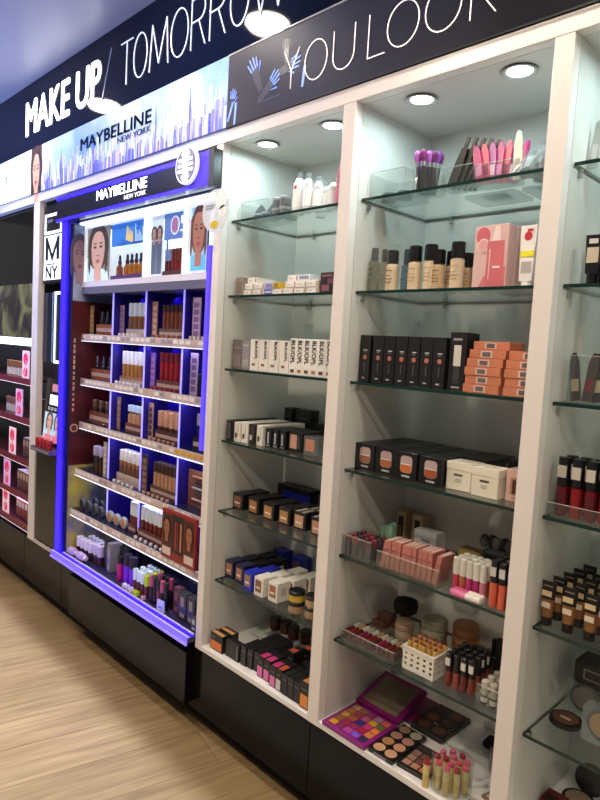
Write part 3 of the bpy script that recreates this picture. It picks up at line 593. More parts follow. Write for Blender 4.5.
# base ledge
Z0 = RZ[5]
def led(key, mk, xs, y, noun, grp=None):
    for k, x in enumerate(xs): inst(key, mk, (x, y, Z0+.0005), '%s, %s from left, on the lit base ledge' % (noun, ORD[k]) if len(xs) > 1 else '%s on the lit base ledge' % noun, noun + 's on the base ledge' if len(xs) > 1 else None)
POL = mk_vial('nail_polish', 'nail polish', '#33161e', '#e8e4f2', .0165, .040, .045)
led('polish', POL, [-1.075, -1.035, -.995, -.955], .055, 'dark nail polish with white cap'); led('polish2', mk_vial('nail_polish', 'nail polish', '#a8806c', '#e4def2', .0165, .040, .045), [-1.05, -1.01, -.97, -.93], .10, 'nude nail polish with white cap')
led('polish3', mk_vial('nail_polish', 'nail polish', '#4a2a30', '#d8cfe6', .0165, .040, .050), [-.915, -.875], .06, 'tall brown nail polish with lilac cap')
led('wrapped', lambda: (lambda t: (L([(.016, 0), (.018, .003), (.018, .05), (.014, .056)], axis='X', c=(0, 0, .018)).obj('body', mat('#b8a4c8', .4), t), L([(.010, .0562), (.010, .075)], axis='X', c=(0, 0, .018)).obj('cap', mat('#d8c8d8', .4), t), t)[-1])(thing('sample_bottle', 'x', 'bottle')), [-1.10, -1.01], .018, 'lilac sample bottle lying down')
def mk_dbox(w, d, h, c, c2): return lambda: (lambda t: (B(0, w, 0, d, 0, h, bev=.001).obj('carton', mat(c, .35), t), B(w*.2, w*.8, -.0008, -.0001, h*.1, h*.25).obj('printed_label', mat(c2, .5), t), B(w*.3, w*.7, -.0008, -.0001, h*.5, h*.85).obj('printed_panel', mat(c2, .5), t), t)[-1])(thing('cosmetic_carton', 'x', 'carton'))
led('dkbox', mk_dbox(.05, .09, .125, '#1c2030', '#3a4458'), [-.845], .06, 'tall dark navy carton'); led('gybox', mk_dbox(.032, .06, .13, '#8a8684', '#b8b2ae'), [-.79], .045, 'tall grey carton'); led('nvbox', mk_dbox(.07, .07, .12, '#121422', '#20263a'), [-.745], .085, 'tall black carton')
led('mag', mk_vial('mascara_tube', 'mascara', '#c01878', '#181420', .015, .075, .030), [-.665], .045, 'magenta mascara with black cap'); led('vio', mk_vial('mascara_tube', 'mascara', '#7a22d8', '#1a1a3c', .018, .080, .048), [-.612, -.565], .05, 'violet mascara with navy cap')
for q in range(3):
    for k in range(4): inst(('bw', k == 3), mk_vial('nail_polish', 'nail polish', '#5a2428', '#dff2f4' if k < 3 else '#b8d828', .011, .050, .045), (-.520+.030*k, .035+.033*q, Z0+.0005), 'red nail polish with %s cap, %s in the %s rank, on the base ledge' % ('pale blue' if k < 3 else 'lime', ORD[k], ('front', 'middle', 'back')[q]), 'red nail polishes on the base ledge')
for q in range(2):
    for k in range(5): inst(('bm', k % 3), mk_vial('mascara_tube', 'mascara', ('#2a1820', '#141418', '#7a3a50')[k % 3], ('#c0507a', '#1c1c28', '#24242e')[k % 3], .0095, .065, .045), (-.385+.026*k, .03+.04*q, Z0+.0005), 'slim %s mascara, %s in the %s rank, on the base ledge' % (('wine and pink', 'black', 'rose and black')[k % 3], ORD[k], ('front', 'back')[q]), 'slim mascaras on the base ledge')
led('pinkbx', mk_dbox(.040, .03, .10, '#5a3440', '#8a5a60'), [-.255], .045, 'wine coloured carton'); led('facebx', mk_dbox(.048, .03, .105, '#2c3036', '#9a8a70'), [-.195, -.140], .030, 'dark carton with a pale picture'); led('nv2', mk_dbox(.060, .05, .12, '#181a3a', '#2a2e58'), [-.24, -.17, -.108], .10, 'navy carton at the back'); led('grbx', mk_dbox(.030, .03, .05, '#4c4038', '#b8d8b0'), [-.085], .012, 'small brown carton with green top')
led('tst', mk_pot('#e4e4ee', '#d0d0e0', .016), [-.575, -.548, -.521], .016, 'white sample cube'); led('tstl', mk_pot('#c8e018', '#a8c010', .016), [-.490, -.470], .014, 'lime sample cube'); led('tstp', mk_pot('#d8b0b8', '#b04050', .015), [-.42], .014, 'pink sample cube')
def mk_priceholder():
    t = thing('price_holder', 'x', 'sign'); MB().prism([(0, 0), (.045, 0), (.042, .045), (.003, .045)], 0, .003).obj('card', mat('#c8d0f8', .3), t); B(.008, .036, -.0008, -.0001, .015, .019).obj('printed_line', mat('#6a70a8', .5), t); return t
inst('pricecard', mk_priceholder, (-.305, .004, Z0+.0005), 'pale tilted price card on the lit base ledge', rz=R(8))

# ================================================================ narrow bay with mirrors, far left bay
nb = thing('sign_tower', 'narrow black tower with lit letter sign, mirror and tilted poster stand', 'display')
B(-1.50, -1.217, .10, .12, .47, 2.19).obj('back_panel', NAVYD, nb)
sg = B(-1.482, -1.225, .012, .06, 1.79, 2.17).obj('sign_box', mat('#101014', .3), nb)
LW = mat('#ffffff', .4, emit='#e8f6fa', e=.95)
mb = MB(); mb.box(-1.465, -1.452, .008, .0115, 2.030, 2.128); mb.box(-1.283, -1.270, .008, .0115, 2.030, 2.128); mb.box(-1.4519, -1.2831, .008, .0115, 2.030, 2.043); mb.box(-1.4519, -1.2831, .008, .0115, 2.115, 2.128); mb.obj('lit_frame', LW, sg)
MB().box(-1.43, -1.375, .0112, .0115, 2.088, 2.102).obj('printed_mark', mat('#6a7080', .5), sg)
B(-1.465, -1.265, .008, .0115, 1.806, 2.022).obj('lit_panel', LW, sg)
BL = mat('#0b0b0e', .4)
mb = MB()       # tall black M cut into the lit panel
mb.prism([(-1.445, 1.902), (-1.445, 2.015), (-1.425, 2.015), (-1.365, 1.930), (-1.305, 2.015), (-1.285, 2.015), (-1.285, 1.902), (-1.315, 1.902), (-1.315, 1.965), (-1.365, 1.893), (-1.415, 1.965), (-1.415, 1.902)], .0066, .0078)
mb.obj('letter', BL, sg)
B(-1.44, -1.33, .0066, .0078, 1.879, 1.884).obj('thin_line', BL, sg)
text('NY', sg, BL, -1.440, -1.300, 1.812, 1.872, .0079, 'lettering', .015)
mr = B(-1.350, -1.222, .022, .034, 1.395, 1.748).obj('mirror', mat('#243440', .06, .5), nb)
mb = MB(); mb.box(-1.350, -1.336, .018, .0218, 1.395, 1.748); mb.box(-1.3359, -1.222, .018, .0218, 1.733, 1.748); mb.box(-1.3359, -1.222, .018, .0218, 1.395, 1.410); mb.obj('lit_frame', LW, mr)
pm = B(-1.490, -1.372, .022, .034, 1.40, 1.745).obj('side_mirror', mat('#101c38', .06, .3), nb); B(-1.376, -1.371, .019, .0218, 1.40, 1.745).obj('edge_strip', mat('#8aa4c8', .3, emit='#6a86b8', e=.4), pm)
# tilted stand
st = thing('poster_stand', 'tilted black poster stand with lit pictures in the narrow bay', 'display', (-1.325, .009, .980), 0)
st.rotation_euler = (R(-5), 0, 0)
B(-.135, .102, 0, .012, 0, .335).obj('board', mat('#0c0c10', .2), st)
mb = MB(); mb.box(-.115, .098, -.0012, -.0002, .02, .165, 0)
for cx in (-.05, .045): face_print(mb, cx, .115, .06, .085, -.0014, 1, 2, 3, 2, .0003, 1.4); mb.box(cx-.045, cx+.040, -.0020, -.0013, .022, .055, 4)
mb.obj('portrait_print', [BK('#b8d4e4', .6), BK('#c8a090', .6), BK('#4a4450', .3), BK('#b84860', .5), BK('#d87890', .5)], st)
B(-.075, .098, -.0012, -.0002, .205, .255).obj('lit_panel', LW, st); B(-.060, .098, -.0012, -.0002, .272, .310).obj('pink_panel', BK('#c08088', .5), st)
for k in range(5): B(-.085+.037*k, -.060+.037*k, -.0012, -.0002, .176, .193).obj('printed_mark', mat('#b8bcc8', .5), st)
lg = thing('tester_ledge', 'small grey ledge sticking out at the white stile in the narrow bay', 'shelf', (-1.425, -.055, .955))
B(0, .225, 0, .06, 0, .022, bev=.001).obj('slab', mat('#5a5260', .25), lg); B(.01, .215, -.0008, -.0001, .006, .016).obj('printed_strip', mat('#8a8090', .4), lg)
for k in range(4): inst('redt', mk_vial('nail_polish', 'nail polish', '#a01820', '#b02028', .0145, .028, .016), (-1.385+.045*k, -.032, .9775), 'red nail polish bottle, %s from left, on the small grey ledge' % ORD[k], 'red bottles on the grey ledge')
inst('whitecap', lambda: (lambda t: (L([(.016, 0), (.018, .003), (.018, .028), (.012, .032)]).obj('jar', mat('#d8ccd8', .3), t), L([(.012, .0322), (.012, .045)]).obj('lid', mat('#e8e0ea', .3), t), t)[-1])(thing('cream_jar', 'x', 'jar')), (-1.40, -.008, .9775), 'pale cream jar behind the red bottles on the grey ledge')
tag(B(-1.500, -1.217, .004, .03, .472, .93, bev=.001).obj('cupboard_front', mat('#1d1a16', .16)), 'dark brown cupboard front below the small grey ledge', 'cupboard')
tag(B(-1.500, -1.217, -.004, .0, .450, .4695).obj('sill_strip', mat('#c8c0b8', .3)), 'pale metal strip along the foot of the dark cupboard front', 'strip')
# far left bay
fb = thing('lit_shelf_unit', 'far left shelf unit with pink lit shelves under a dark glossy panel', 'display')
B(-2.9, -1.592, .24, .26, .46, 2.19).obj('back_panel', mat('#1a1420', .4), fb)
def _olive_refl(nt, b, tc):
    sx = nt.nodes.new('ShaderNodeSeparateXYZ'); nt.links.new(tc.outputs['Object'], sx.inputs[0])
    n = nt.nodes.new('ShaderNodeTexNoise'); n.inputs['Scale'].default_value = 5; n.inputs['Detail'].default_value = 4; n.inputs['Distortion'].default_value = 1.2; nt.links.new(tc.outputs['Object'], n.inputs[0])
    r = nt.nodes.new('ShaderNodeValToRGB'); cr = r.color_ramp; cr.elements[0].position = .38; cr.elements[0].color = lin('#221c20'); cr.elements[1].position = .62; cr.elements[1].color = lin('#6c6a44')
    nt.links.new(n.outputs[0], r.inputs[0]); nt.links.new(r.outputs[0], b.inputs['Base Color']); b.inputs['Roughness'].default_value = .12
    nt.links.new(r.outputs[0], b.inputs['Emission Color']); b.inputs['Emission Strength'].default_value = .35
dgp = B(-2.9, -1.592, .03, .05, 1.513, 2.19).obj('dark_gloss_panel', mat('#0c0b0d', .05, spec=.6), fb)
B(-2.9, -1.60, .028, .0299, 1.515, 1.80).obj('olive_reflection', node_mat('olive_reflection', _olive_refl), dgp)  # store reflection in the dark glossy panel, painted as glowing olive blotches
B(-2.9, -1.592, .02, .03, 1.468, 1.510).obj('light_strip', mat('#ffffff', .4, emit='#e8f2ff', e=1.3), fb)
MAG = mat('#6a1030', .3); 
NZ = [1.29, 1.075, .85, .655, .492]
for i, z in enumerate(NZ):
    s = B(-2.9, -1.592, .022, .24, z-.012, z).obj('shelf', mat('#3a1a28', .3), fb); B(-2.9, -1.592, .017, .0215, z-.028, z+.002).obj('red_rail', mat('#7a1838', .3), s)
    B(-2.9, -1.592, .0165, .0169, z-.033, z-.0305).obj('light_strip', mat('#ffffff', .4, emit='#ffd0ec', e=.9), s)
def mk_pcard(c):
    def f():
        t = thing('picture_card', 'x', 'card'); B(0, .095, 0, .004, 0, .15).obj('card', mat(c, .35, emit=c, e=.45), t)
        mb = MB(); mb.ell(.048, .105, .032, .032, -.0002, 0); mb.ell(.048, .035, .030, .025, -.0002, 0); mb.prism([(.03, .02), (.044, .02), (.062, .10), (.05, .10)], -.0012, -.0007, 1)
        mb.obj('printed_shape', [mat('#e03060', .4, emit='#e03060', e=.4), mat('#f0d0e0', .4)], t); return t
    return f
for i, (z, x) in enumerate(zip(NZ, (-1.770, -1.855, -1.945, -2.02, -2.03))):
    inst(('pc', i % 2), mk_pcard('#f4c8dc' if i % 2 == 0 else '#d8a8e0'), (x, .026, z+.0008), 'pink lit picture card on the %s shelf of the far left unit' % ROWN[i], 'picture cards in the far left unit')
PT = [('#8a5a34', '#d8cfc8'), ('#7a5444', '#cfc6cc'), ('#5a3a40', '#b89a8c'), ('#6a4448', '#c8a898'), ('#8a3040', '#d8d0d8')]
for i, z in enumerate(NZ):
    xs = [(-2.10+.034*k) for k in range(8)] if i < 2 else []
    for k, x in enumerate(xs):
        if x > (-1.79, -1.87)[i]: continue
        inst(('np', i), mk_vial('lip_gloss', 'lip gloss', PT[i][1], PT[i][0], .012, .045, .040), (x, .075, z+.0008), 'pale lip gloss with amber cap, %s along the %s shelf of the far left unit' % (ORD[k], ROWN[i]), 'lip glosses on the %s shelf, far left' % ROWN[i])
    if i >= 1:
        x0 = (-1.70, -1.715, -1.80, -1.875, -1.88)[i]
        for k in range((2, 2, 4, 5, 5)[i]):
            inst(('nb', i), (lambda c, c2: (lambda: (lambda t: (B(0, .036, 0, .07, 0, .105, bev=.002).obj('carton', mat(c, .35), t), B(.004, .032, -.0008, -.0001, .060, .092).obj('printed_label', mat(c2, .4), t), B(.004, .032, .004, .066, .1052, .1062).obj('top_label', mat('#b8c8e8', .3), t), t)[-1])(thing('cosmetic_carton', 'x', 'carton'))))(PT[i][0], PT[i][1]), (x0+.0405*k, .05, z+.0008), 'small rosy carton, %s from the card, %s shelf of the far left unit' % (ORD[k], ROWN[i]), 'cartons on the %s shelf, far left' % ROWN[i])
# round hang tag
wt = thing('shelf_wobbler', 'round clear plastic hang tag with yellow sticker on the white stile', 'tag', (.052, -.062, 1.962))
L([(.068, -.0008), (.068, .0008)], n=32, axis='Y').obj('disc', clear('tag_plastic', '#f4f4f6', .55, '#f4f4f8', .12), wt)
MB().ell(.030, .034, .030, .032, -.0012, 0).ell(.040, -.005, .020, .018, -.0012, 0).obj('white_glare', WHITE, wt)  # white blobs paint the light reflected on the disc
MB().ell(.000, -.044, .022, .013, -.0012, 0).obj('yellow_sticker', mat('#d8c020', .5), wt)
for z in (.006, .016): B(-.050, -.008, -.0014, -.0009, z, z+.006).obj('printed_line', mat('#8a8a90', .5), wt)
MB().box(-.062, -.052, .0012, .058, -.004, .004).obj('stalk', CLEAR, wt)
# ================================================================ products on the glass shelves
TOPS = SHZ + [.468]
SHN = ['top', 'second', 'third', 'fourth', 'fifth', 'sixth', 'base']
def on(i): return TOPS[i] + .0004
def mk_box(name, cat, w, d, h, body, deco=(), txt=(), rough=.4, bev=.0008):
    """carton; deco = (part, face, u0, u1, v0, v1, colour[, roughness]) printed plates on F front, T top, R right side"""
    def f():
        t = thing(name, 'x', cat); bm_ = mat(body, rough) if isinstance(body, str) else body
        B(0, w, 0, d, 0, h, bev=bev).obj('carton', bm_, t)
        for p in deco:
            nm, fc, u0, u1, v0, v1, c = p[:7]; mm = mat(c, p[7] if len(p) > 7 else .4) if isinstance(c, str) else c; e = .0006
            lay = p[8] if len(p) > 8 else 0; o = .0001+lay*.0007
            if fc == 'F': q = B(w*u0, w*u1, -e-o, -o, h*v0, h*v1)
            elif fc == 'T': q = B(w*u0, w*u1, d*v0, d*v1, h+o, h+e+o)
            else: q = B(w+o, w+e+o, d*u0, d*u1, h*v0, h*v1)
            q.obj(nm, mm, t)
        for s_, c, u0, u1, v0, v1, turn in txt: text(s_, t, mat(c, .5), w*u0, w*u1, h*v0, h*v1, -.0009, turn=turn, bold=.012, depth=.0004)
        return t
    return f
def put(key, mk, x, y, sh, lab, grp=None, rz=0, dz=0., tilt=None): return inst(key, mk, (x, y, on(sh)+dz), lab, grp, rz, tilt)
CABN = {0: 'left', 1: 'middle', 2: 'right'}
def W_(sh, cab): return '%s of the %s cabinet' % ('base board' if sh == 6 else SHN[sh] + ' shelf', CABN[cab])

# ---------------- left cabinet, top shelf
def mk_case(w, d, h, lid=True, th=.0018, front=None):
    def f():
        t = thing('clear_case', 'x', 'case')
        B(0, w, 0, d, 0, th).obj('floor', CLEAR, t); B(0, w, 0, th, th, front or h).obj('front_wall', CLEAR, t); B(0, w, d-th, d, th, h).obj('back_wall', CLEAR, t)
        B(0, th, th, d-th, th, front or h).obj('side_wall', CLEAR, t); B(w-th, w, th, d-th, th, front or h).obj('side_wall', CLEAR, t)
        hh = front or h
        MB().box(0, w, -.0004, th+.0004, hh, hh+.0014).obj('rim', clear('clear_rim', '#e8eeee', .35, '#f4f6f6', .1), t)
        return t
    return f
def mk_sponge(c):
    def f():
        t = thing('makeup_sponge', 'x', 'sponge'); L([(.012, 0), (.022, .006), (.026, .018), (.022, .034), (.012, .050), (.004, .060), (.0005, .062)], n=16, soft=True).obj('sponge', mat(c, .8), t)
        L([(.018, .0005), (.0185, .004)], n=16).obj('base_ring', mat('#8a9094', .3), t); return t
    return f
put('case1', mk_case(.135, .12, .062), .012, .075, 0, 'shallow clear case holding two grey sponges, top shelf of the left cabinet')
for k, x in enumerate((.048, .112)): put(('spg', 0), mk_sponge('#4c4f54'), x, .135, 0, 'dark grey teardrop makeup sponge, %s in the clear case, top shelf, left cabinet' % ('left' if k == 0 else 'right'), 'grey sponges in a clear case', dz=.003)
def mk_jar(r, h, body, lid, lh=.010, label=None, cl=None):
    def f():
        t = thing('cosmetic_jar', 'x', 'jar'); L([(r*.92, 0), (r, .002), (r, h)], n=20).obj('jar', cl or mat(body, .15), t)
        L([(r*1.05, h+.0002), (r*1.05, h+lh-.0015), (r*.97, h+lh)], n=20).obj('lid', mat(lid, .3), t)
        if label: L([(r*1.012, h*.2), (r*1.012, h*.85)], n=20, cap=False).obj('label', mat(label, .5), t)
        return t
    return f
for k, (x, y) in enumerate(((.082, .098), (.120, .094))): put('smpot', mk_jar(.0155, .014, '#7d8890', '#b8c0c4', .006), x, y, 0, 'small steel grey pot, %s of two in the clear case, left cabinet top shelf' % ('left' if k == 0 else 'right'), 'small pots in the clear case', dz=.003)
for k, (x, y, dz) in enumerate(((.172, .10, 0), (.212, .095, 0), (.190, .145, 0), (.172, .10, .032), (.212, .095, .032))):
    put('gyjar', mk_jar(.0185, .022, '#70767c', '#9aa0a4', .009), x, y, 0, 'grey cream jar, %s of the small stack beside the spray bottles, %s' % (('front left below', 'front right below', 'behind', 'left on top', 'right on top')[k], 'left cabinet'), 'grey jar stack', dz=dz)
def mk_mist(r, hb, body, cap, lab=None, dot=None):
    def f():
        t = thing('spray_bottle', 'x', 'bottle'); L([(r*.9, 0), (r, .002), (r, hb*.72), (r*.55, hb*.84), (r*.4, hb*.86)], n=18).obj('bottle', body if not isinstance(body, str) else mat(body, .2), t)
        L([(r*.55, hb*.862), (r*.5, hb)], n=14).obj('cap', cap if not isinstance(cap, str) else mat(cap, .2), t)
        L([(r*.18, hb*.3), (r*.18, hb*.85)], n=6).obj('dip_tube', WHITE, t)
        if lab: L([(r*1.015, hb*.15), (r*1.015, hb*.6)], n=18, cap=False).obj('label', mat(lab, .5), t)
        if dot: L([(.006, 0), (.006, .0006)], (r*.1, -r*1.03, hb*.62), 14, axis='Y').obj('round_sticker', mat(dot, .5), t)
        return t
    return f
FROST = clear('frosted_plastic', '#f2f4f2', .55, '#f2f4f2', .25)
put('mist1', mk_mist(.019, .130, '#e8e8e4', CLRP, '#f4f2f0', '#c83a3a'), .268, .10, 0, 'tallest white spray bottle with a red dot, top shelf of the left cabinet')
for k, (x, y, h) in enumerate(((.318, .09, .118), (.352, .10, .105), (.385, .11, .085), (.415, .10, .090), (.30, .17, .115))):
    r_ = put('mist2', mk_mist(.0165, .118, FROST, CLRP, '#eef0ee'), x, y, 0, 'frosted white spray bottle, %s, top shelf of the left cabinet' % ('second of the tall pair', 'third in the front row', 'short one in the middle', 'short one at right end', 'standing in the back')[k], 'frosted spray bottles'); r_.scale = (1, 1, h/.118)
put('mistp', mk_mist(.020, .140, '#c86a80', CLRP, '#b85a70'), .462, .09, 0, 'pink spray bottle with clear cap beside the white stile, left cabinet')
# ---------------- left cabinet, second shelf
put('tpbox', mk_box('cosmetic_carton', 'carton', .038, .05, .063, '#a09088', [('printed_label', 'F', .15, .85, .15, .75, '#8a7870')]), .012, .07, 1, 'taupe upright carton at the left end of the second shelf, left cabinet')
WB = [('end_label', 'F', .84, .97, .15, .85, '#b8907a'), ('printed_mark', 'F', .15, .5, .4, .6, '#c8c4be')]
wb = lambda: mk_box('small_carton', 'carton', .047, .085, .0195, '#ebe6de', WB)
for k, x in enumerate((.053, .104, None, .204, .255, .304, .356)):
    if x is None: continue
    put('wb', wb(), x, .07, 1, 'small white carton lying flat, %s along the bottom layer, second shelf of left cabinet' % ORD[k], 'small white cartons, left cabinet')
put('bb', mk_box('small_carton', 'carton', .046, .085, .0195, '#e4e4ee', [('printed_mark', 'F', .1, .9, .1, .9, '#5a68b8'), ('end_label', 'F', .2, .8, .35, .6, '#e8e8f0', .4, 1)]), .155, .07, 1, 'small blue and white carton in the bottom layer, second shelf of left cabinet')
for k, x in enumerate((.062, .112, None, .262, .309, .356)):
    if x is None: continue
    put('wb', wb(), x, .068, 1, 'small white carton lying flat, %s along the middle layer, second shelf of left cabinet' % ORD[k], 'small white cartons, left cabinet', dz=.0202)
put('vb', mk_box('small_carton', 'carton', .040, .085, .0195, '#c8c8e8', [('printed_mark', 'F', .1, .9, .2, .8, '#8a8ac8')]), .1625, .068, 1, 'small pale violet carton in the middle layer, second shelf of left cabinet', dz=.0202)
put('yb', mk_box('small_carton', 'carton', .026, .085, .0195, '#d8b83c', [('printed_mark', 'F', .2, .8, .2, .8, '#a8882c')]), .2045, .068, 1, 'small yellow carton in the middle layer, second shelf of left cabinet', dz=.0202)
put('wb2', mk_box('small_carton', 'carton', .047, .085, .0195, '#e8e4dc', WB), .066, .075, 1, 'single white carton on top at the left end, second shelf of left cabinet', dz=.0404)
for k, (x, c) in enumerate(((.262, 0), (.312, 1))): put(('wb3', c), mk_box('small_carton', 'carton', .048, .085, .0195, '#ebe7e0' if c == 0 else '#d8dce0', WB if c == 0 else [('printed_mark', 'F', .1, .9, .3, .7, '#8a98a8')]), x, .075, 1, '%s carton of the top pair, second shelf of left cabinet' % ('left white' if c == 0 else 'right pale grey'), 'top pair of small cartons', dz=.0404)
put('patb', mk_box('cosmetic_carton', 'carton', .068, .05, .061, '#2c1c22', [('printed_swirl', 'F', .1, .55, .1, .4, '#8a5a62'), ('printed_swirl', 'F', .45, .95, .45, .7, '#7a4a56'), ('printed_swirl', 'F', .1, .7, .78, .9, '#8a5a62')]), .411, .07, 1, 'dark carton with rosy swirls at the right end, second shelf of left cabinet')
# ---------------- left cabinet, third shelf
put('gyc', mk_box('cosmetic_carton', 'carton', .046, .06, .101, '#6e6664', [('printed_panel', 'F', .1, .9, .1, .5, '#847874'), ('printed_line', 'F', .1, .9, .7, .74, '#a09490')]), .017, .066, 2, 'brown grey carton, leftmost on the third shelf, left cabinet')
put('slc', mk_box('cosmetic_carton', 'carton', .040, .06, .101, '#8c8886', [('printed_panel', 'F', .12, .88, .1, .35, '#a09c9a'), ('printed_line', 'F', .1, .9, .8, .84, '#c0bcb8')]), .065, .066, 2, 'silver grey carton next to the white lettered cartons, third shelf, left cabinet')
for k, (x, w) in enumerate(((.1085, .046), (.1565, .043), (.2015, .050), (.2545, .043))):
    put(('bw', w), mk_box('lettered_carton', 'carton', w, .07, .104, '#e9e4da', [('shade_patch', 'F', .25, .6, .16, .24, '#8a6248')], [('BLK/OPL', '#1c1c1c', .55, .82, .36, .95, -90)]), x, .066, 2, 'wide white carton with black lettering, %s of four, third shelf, left cabinet' % ORD[k], 'wide lettered cartons')
for k in range(6):
    put(('bn', k % 2), mk_box('lettered_carton', 'carton', .0295, .07, .112, '#efece4', [('shade_patch', 'F', .25, .78, .06, .15, '#a87458' if k % 2 else '#5c3a2a')], [('BLK/OPL', '#141414', .22, .80, .30, .95, -90)]), .3005+.0307*k, .066, 2, 'narrow white carton with bold black lettering, %s of six, third shelf, left cabinet' % ORD[k], 'narrow lettered cartons')
# ---------------- left cabinet, fourth shelf
put('bkb', mk_box('cosmetic_carton', 'carton', .024, .22, .072, '#17151a', [('printed_letters', 'F', .25, .75, .15, .85, '#8a8488'), ('printed_line', 'F', .35, .65, .2, .8, '#17151a', .4, 1)]), .018, .052, 3, 'thin black carton with pale print, leftmost on the fourth shelf, left cabinet')
for k in range(4):
    put(('wbc', k == 2), mk_box('compact_carton', 'carton', .031, .20, .068, '#e4dfd4' if k != 2 else '#1a1a1c', [('round_print', 'F', .2, .5, .2, .45, '#2a2a2c' if k != 2 else '#d8d4cc'), ('printed_line', 'F', .6, .7, .3, .9, '#b0aaa0' if k != 2 else '#6a6a6c')]), .044+.0325*k, .066+.006*k, 3, '%s carton deep on the fourth shelf, %s of the row, left cabinet' % ('white' if k != 2 else 'black', ORD[k]), 'deep cartons of the fourth shelf')
for k in range(3): put('bsc', mk_box('compact_carton', 'carton', .0285, .12, .062, '#141418', [('silver_print', 'F', .38, .62, .2, .8, '#b8b8bc'), ('end_label', 'F', .2, .8, .06, .12, '#8a8a90')]), .178+.030*k, .092+.004*k, 3, 'black carton with a silver print, %s of three, fourth shelf, left cabinet' % ORD[k], 'black silver printed cartons')
put('bpw', mk_box('compact_carton', 'carton', .062, .10, .062, '#101014', [('picture_window', 'F', .12, .62, .15, .88, '#c89a84'), ('printed_line', 'F', .70, .8, .2, .8, '#5a5a66')]), .270, .112, 3, 'black carton with a peach picture, fourth shelf, left cabinet')
put('clc', mk_box('compact_carton', 'carton', .060, .06, .058, CLRP, [('picture_window', 'F', .14, .8, .2, .85, '#c08468')]), .342, .110, 3, 'clear box around a peach compact, fourth shelf, left cabinet')
for k, (x, w) in enumerate(((.055, .04), (.115, .075))): put(('bkt', w), mk_box('tall_carton', 'carton', w, .045, .113, '#131316', [('printed_line', 'F', .2, .8, .7, .75, '#4a4a50')]), x, .290, 3, '%s black carton standing at the back, fourth shelf, left cabinet' % ('narrow' if k == 0 else 'wide'), 'black cartons at the back')
put('gyt', mk_box('cosmetic_carton', 'carton', .085, .06, .085, '#6a625e', [('printed_panel', 'F', .1, .9, .2, .5, '#807872')]), .33, .25, 3, 'brown grey carton behind the clear box, fourth shelf, left cabinet')
put('bks', mk_box('cosmetic_carton', 'carton', .06, .06, .08, '#151518', [('printed_line', 'F', .2, .8, .6, .66, '#56565c')]), .255, .25, 3, 'black carton behind the peach pictured one, fourth shelf, left cabinet')
# ---------------- left cabinet, fifth shelf
for k, (x, y) in enumerate(((.004, .108), (.082, .114), (.167, .108), (.241, .112), (.307, .118), (.388, .116))):
    c = ('#8a5c48', '#b0784c', '#b4804e', '#b4824e', '#c89a78', '#c89070')[k]
    for q in range(2):
        put(('cube', c, q), mk_box('powder_carton', 'carton', .056, .058, .057, '#141317', [('picture_window', 'F', .12, .80, .12, .82, c), ('printed_line', 'F', .2, .7, .35, .45, '#e8d8c8', .4, 1)] + ([('top_stripe', 'T', .1, .3, .05, .95, '#c8b8a8'), ('top_stripe', 'T', .55, .75, .05, .95, '#c8b8a8')] if k >= 4 else [])), x+.008*q, y+.060*q, 4, 'black cube carton with tan window, %s in the %s row, fifth shelf, left cabinet' % (ORD[k], ('front', 'back')[q]), 'black cube cartons, fifth shelf')
put('blub', mk_box('gift_carton', 'carton', .175, .05, .078, '#121218', [('blue_panel', 'F', .18, .98, .08, .75, '#1c22a0')]), .045, .285, 4, 'wide black carton with royal blue front at the back, fifth shelf, left cabinet')
put('grbk', mk_box('cosmetic_carton', 'carton', .06, .05, .075, '#5c5450', [('printed_panel', 'F', .1, .9, .1, .5, '#70665f')]), .25, .29, 4, 'brown grey carton at the back right, fifth shelf, left cabinet')
# ---------------- left cabinet, sixth shelf
def cartc(body, win): return mk_box('powder_carton', 'carton', .044, .060, .064, body, [('picture_window', 'F', .15, .82, .22, .85, win), ('printed_line', 'F', .25, .7, .40, .5, '#e8dccf', .4, 1), ('side_mark', 'R', .3, .7, .3, .7, '#c8c4c0')])
CX = [(.006, .086, '#1e2248', '#b87e66', 3), (.066, .083, '#1e2248', '#b87e66', 3), (.133, .066, '#2430c0', '#9a7858', 2), (.190, .066, '#ece7dc', '#8a5a40', 3), (.252, .074, '#ece7dc', '#a0684c', 3)]
for k, (x, y, b_, w_, n_) in enumerate(CX):
    for q in range(n_):
        cc = ('navy', 'navy', 'royal blue', 'white', 'white')[k]
        put(('c6', b_, w_, q > 0 and k < 2), cartc(b_ if not (q > 0 and k < 2) else '#17161c', w_), x+.013*q, y+.063*q, 5, '%s windowed carton, column %s from left, %s in depth, sixth shelf, left cabinet' % (cc if not (q and k < 2) else 'black', ORD[k], ORD[q]), 'windowed cartons, sixth shelf')
for k, (x, z) in enumerate(((.028, .062), (.128, .062))): put('c6b', mk_box('powder_carton', 'carton', .058, .05, .068, '#20289a', [('picture_window', 'F', .15, .8, .2, .8, '#6a5040')]), x, .296, 5, 'royal blue carton at the back, %s of two, sixth shelf, left cabinet' % ('left' if k == 0 else 'right'), 'blue cartons at the back')
AMB = clear('amber_jar', '#c8b090', .5, '#b08a5a', .1)
for k, (x, y) in enumerate(((.375, .085), (.435, .100))):
    for q in range(2): put(('jy', k, q), mk_jar(.026, .024, '#b89468', '#131316', .011, ('#c8a828', '#b89878')[k] if q else '#a88a68'), x, y, 5, 'round jar with black lid, %s one of the %s pile, sixth shelf, left cabinet' % (('lower', 'upper')[q], ('left', 'right')[k]), 'black lidded jars', dz=.0355*q)
put('jyb', mk_jar(.026, .024, '#b89468', '#131316', .011, '#a88a68'), .42, .17, 5, 'round jar with black lid behind the two piles, sixth shelf, left cabinet')
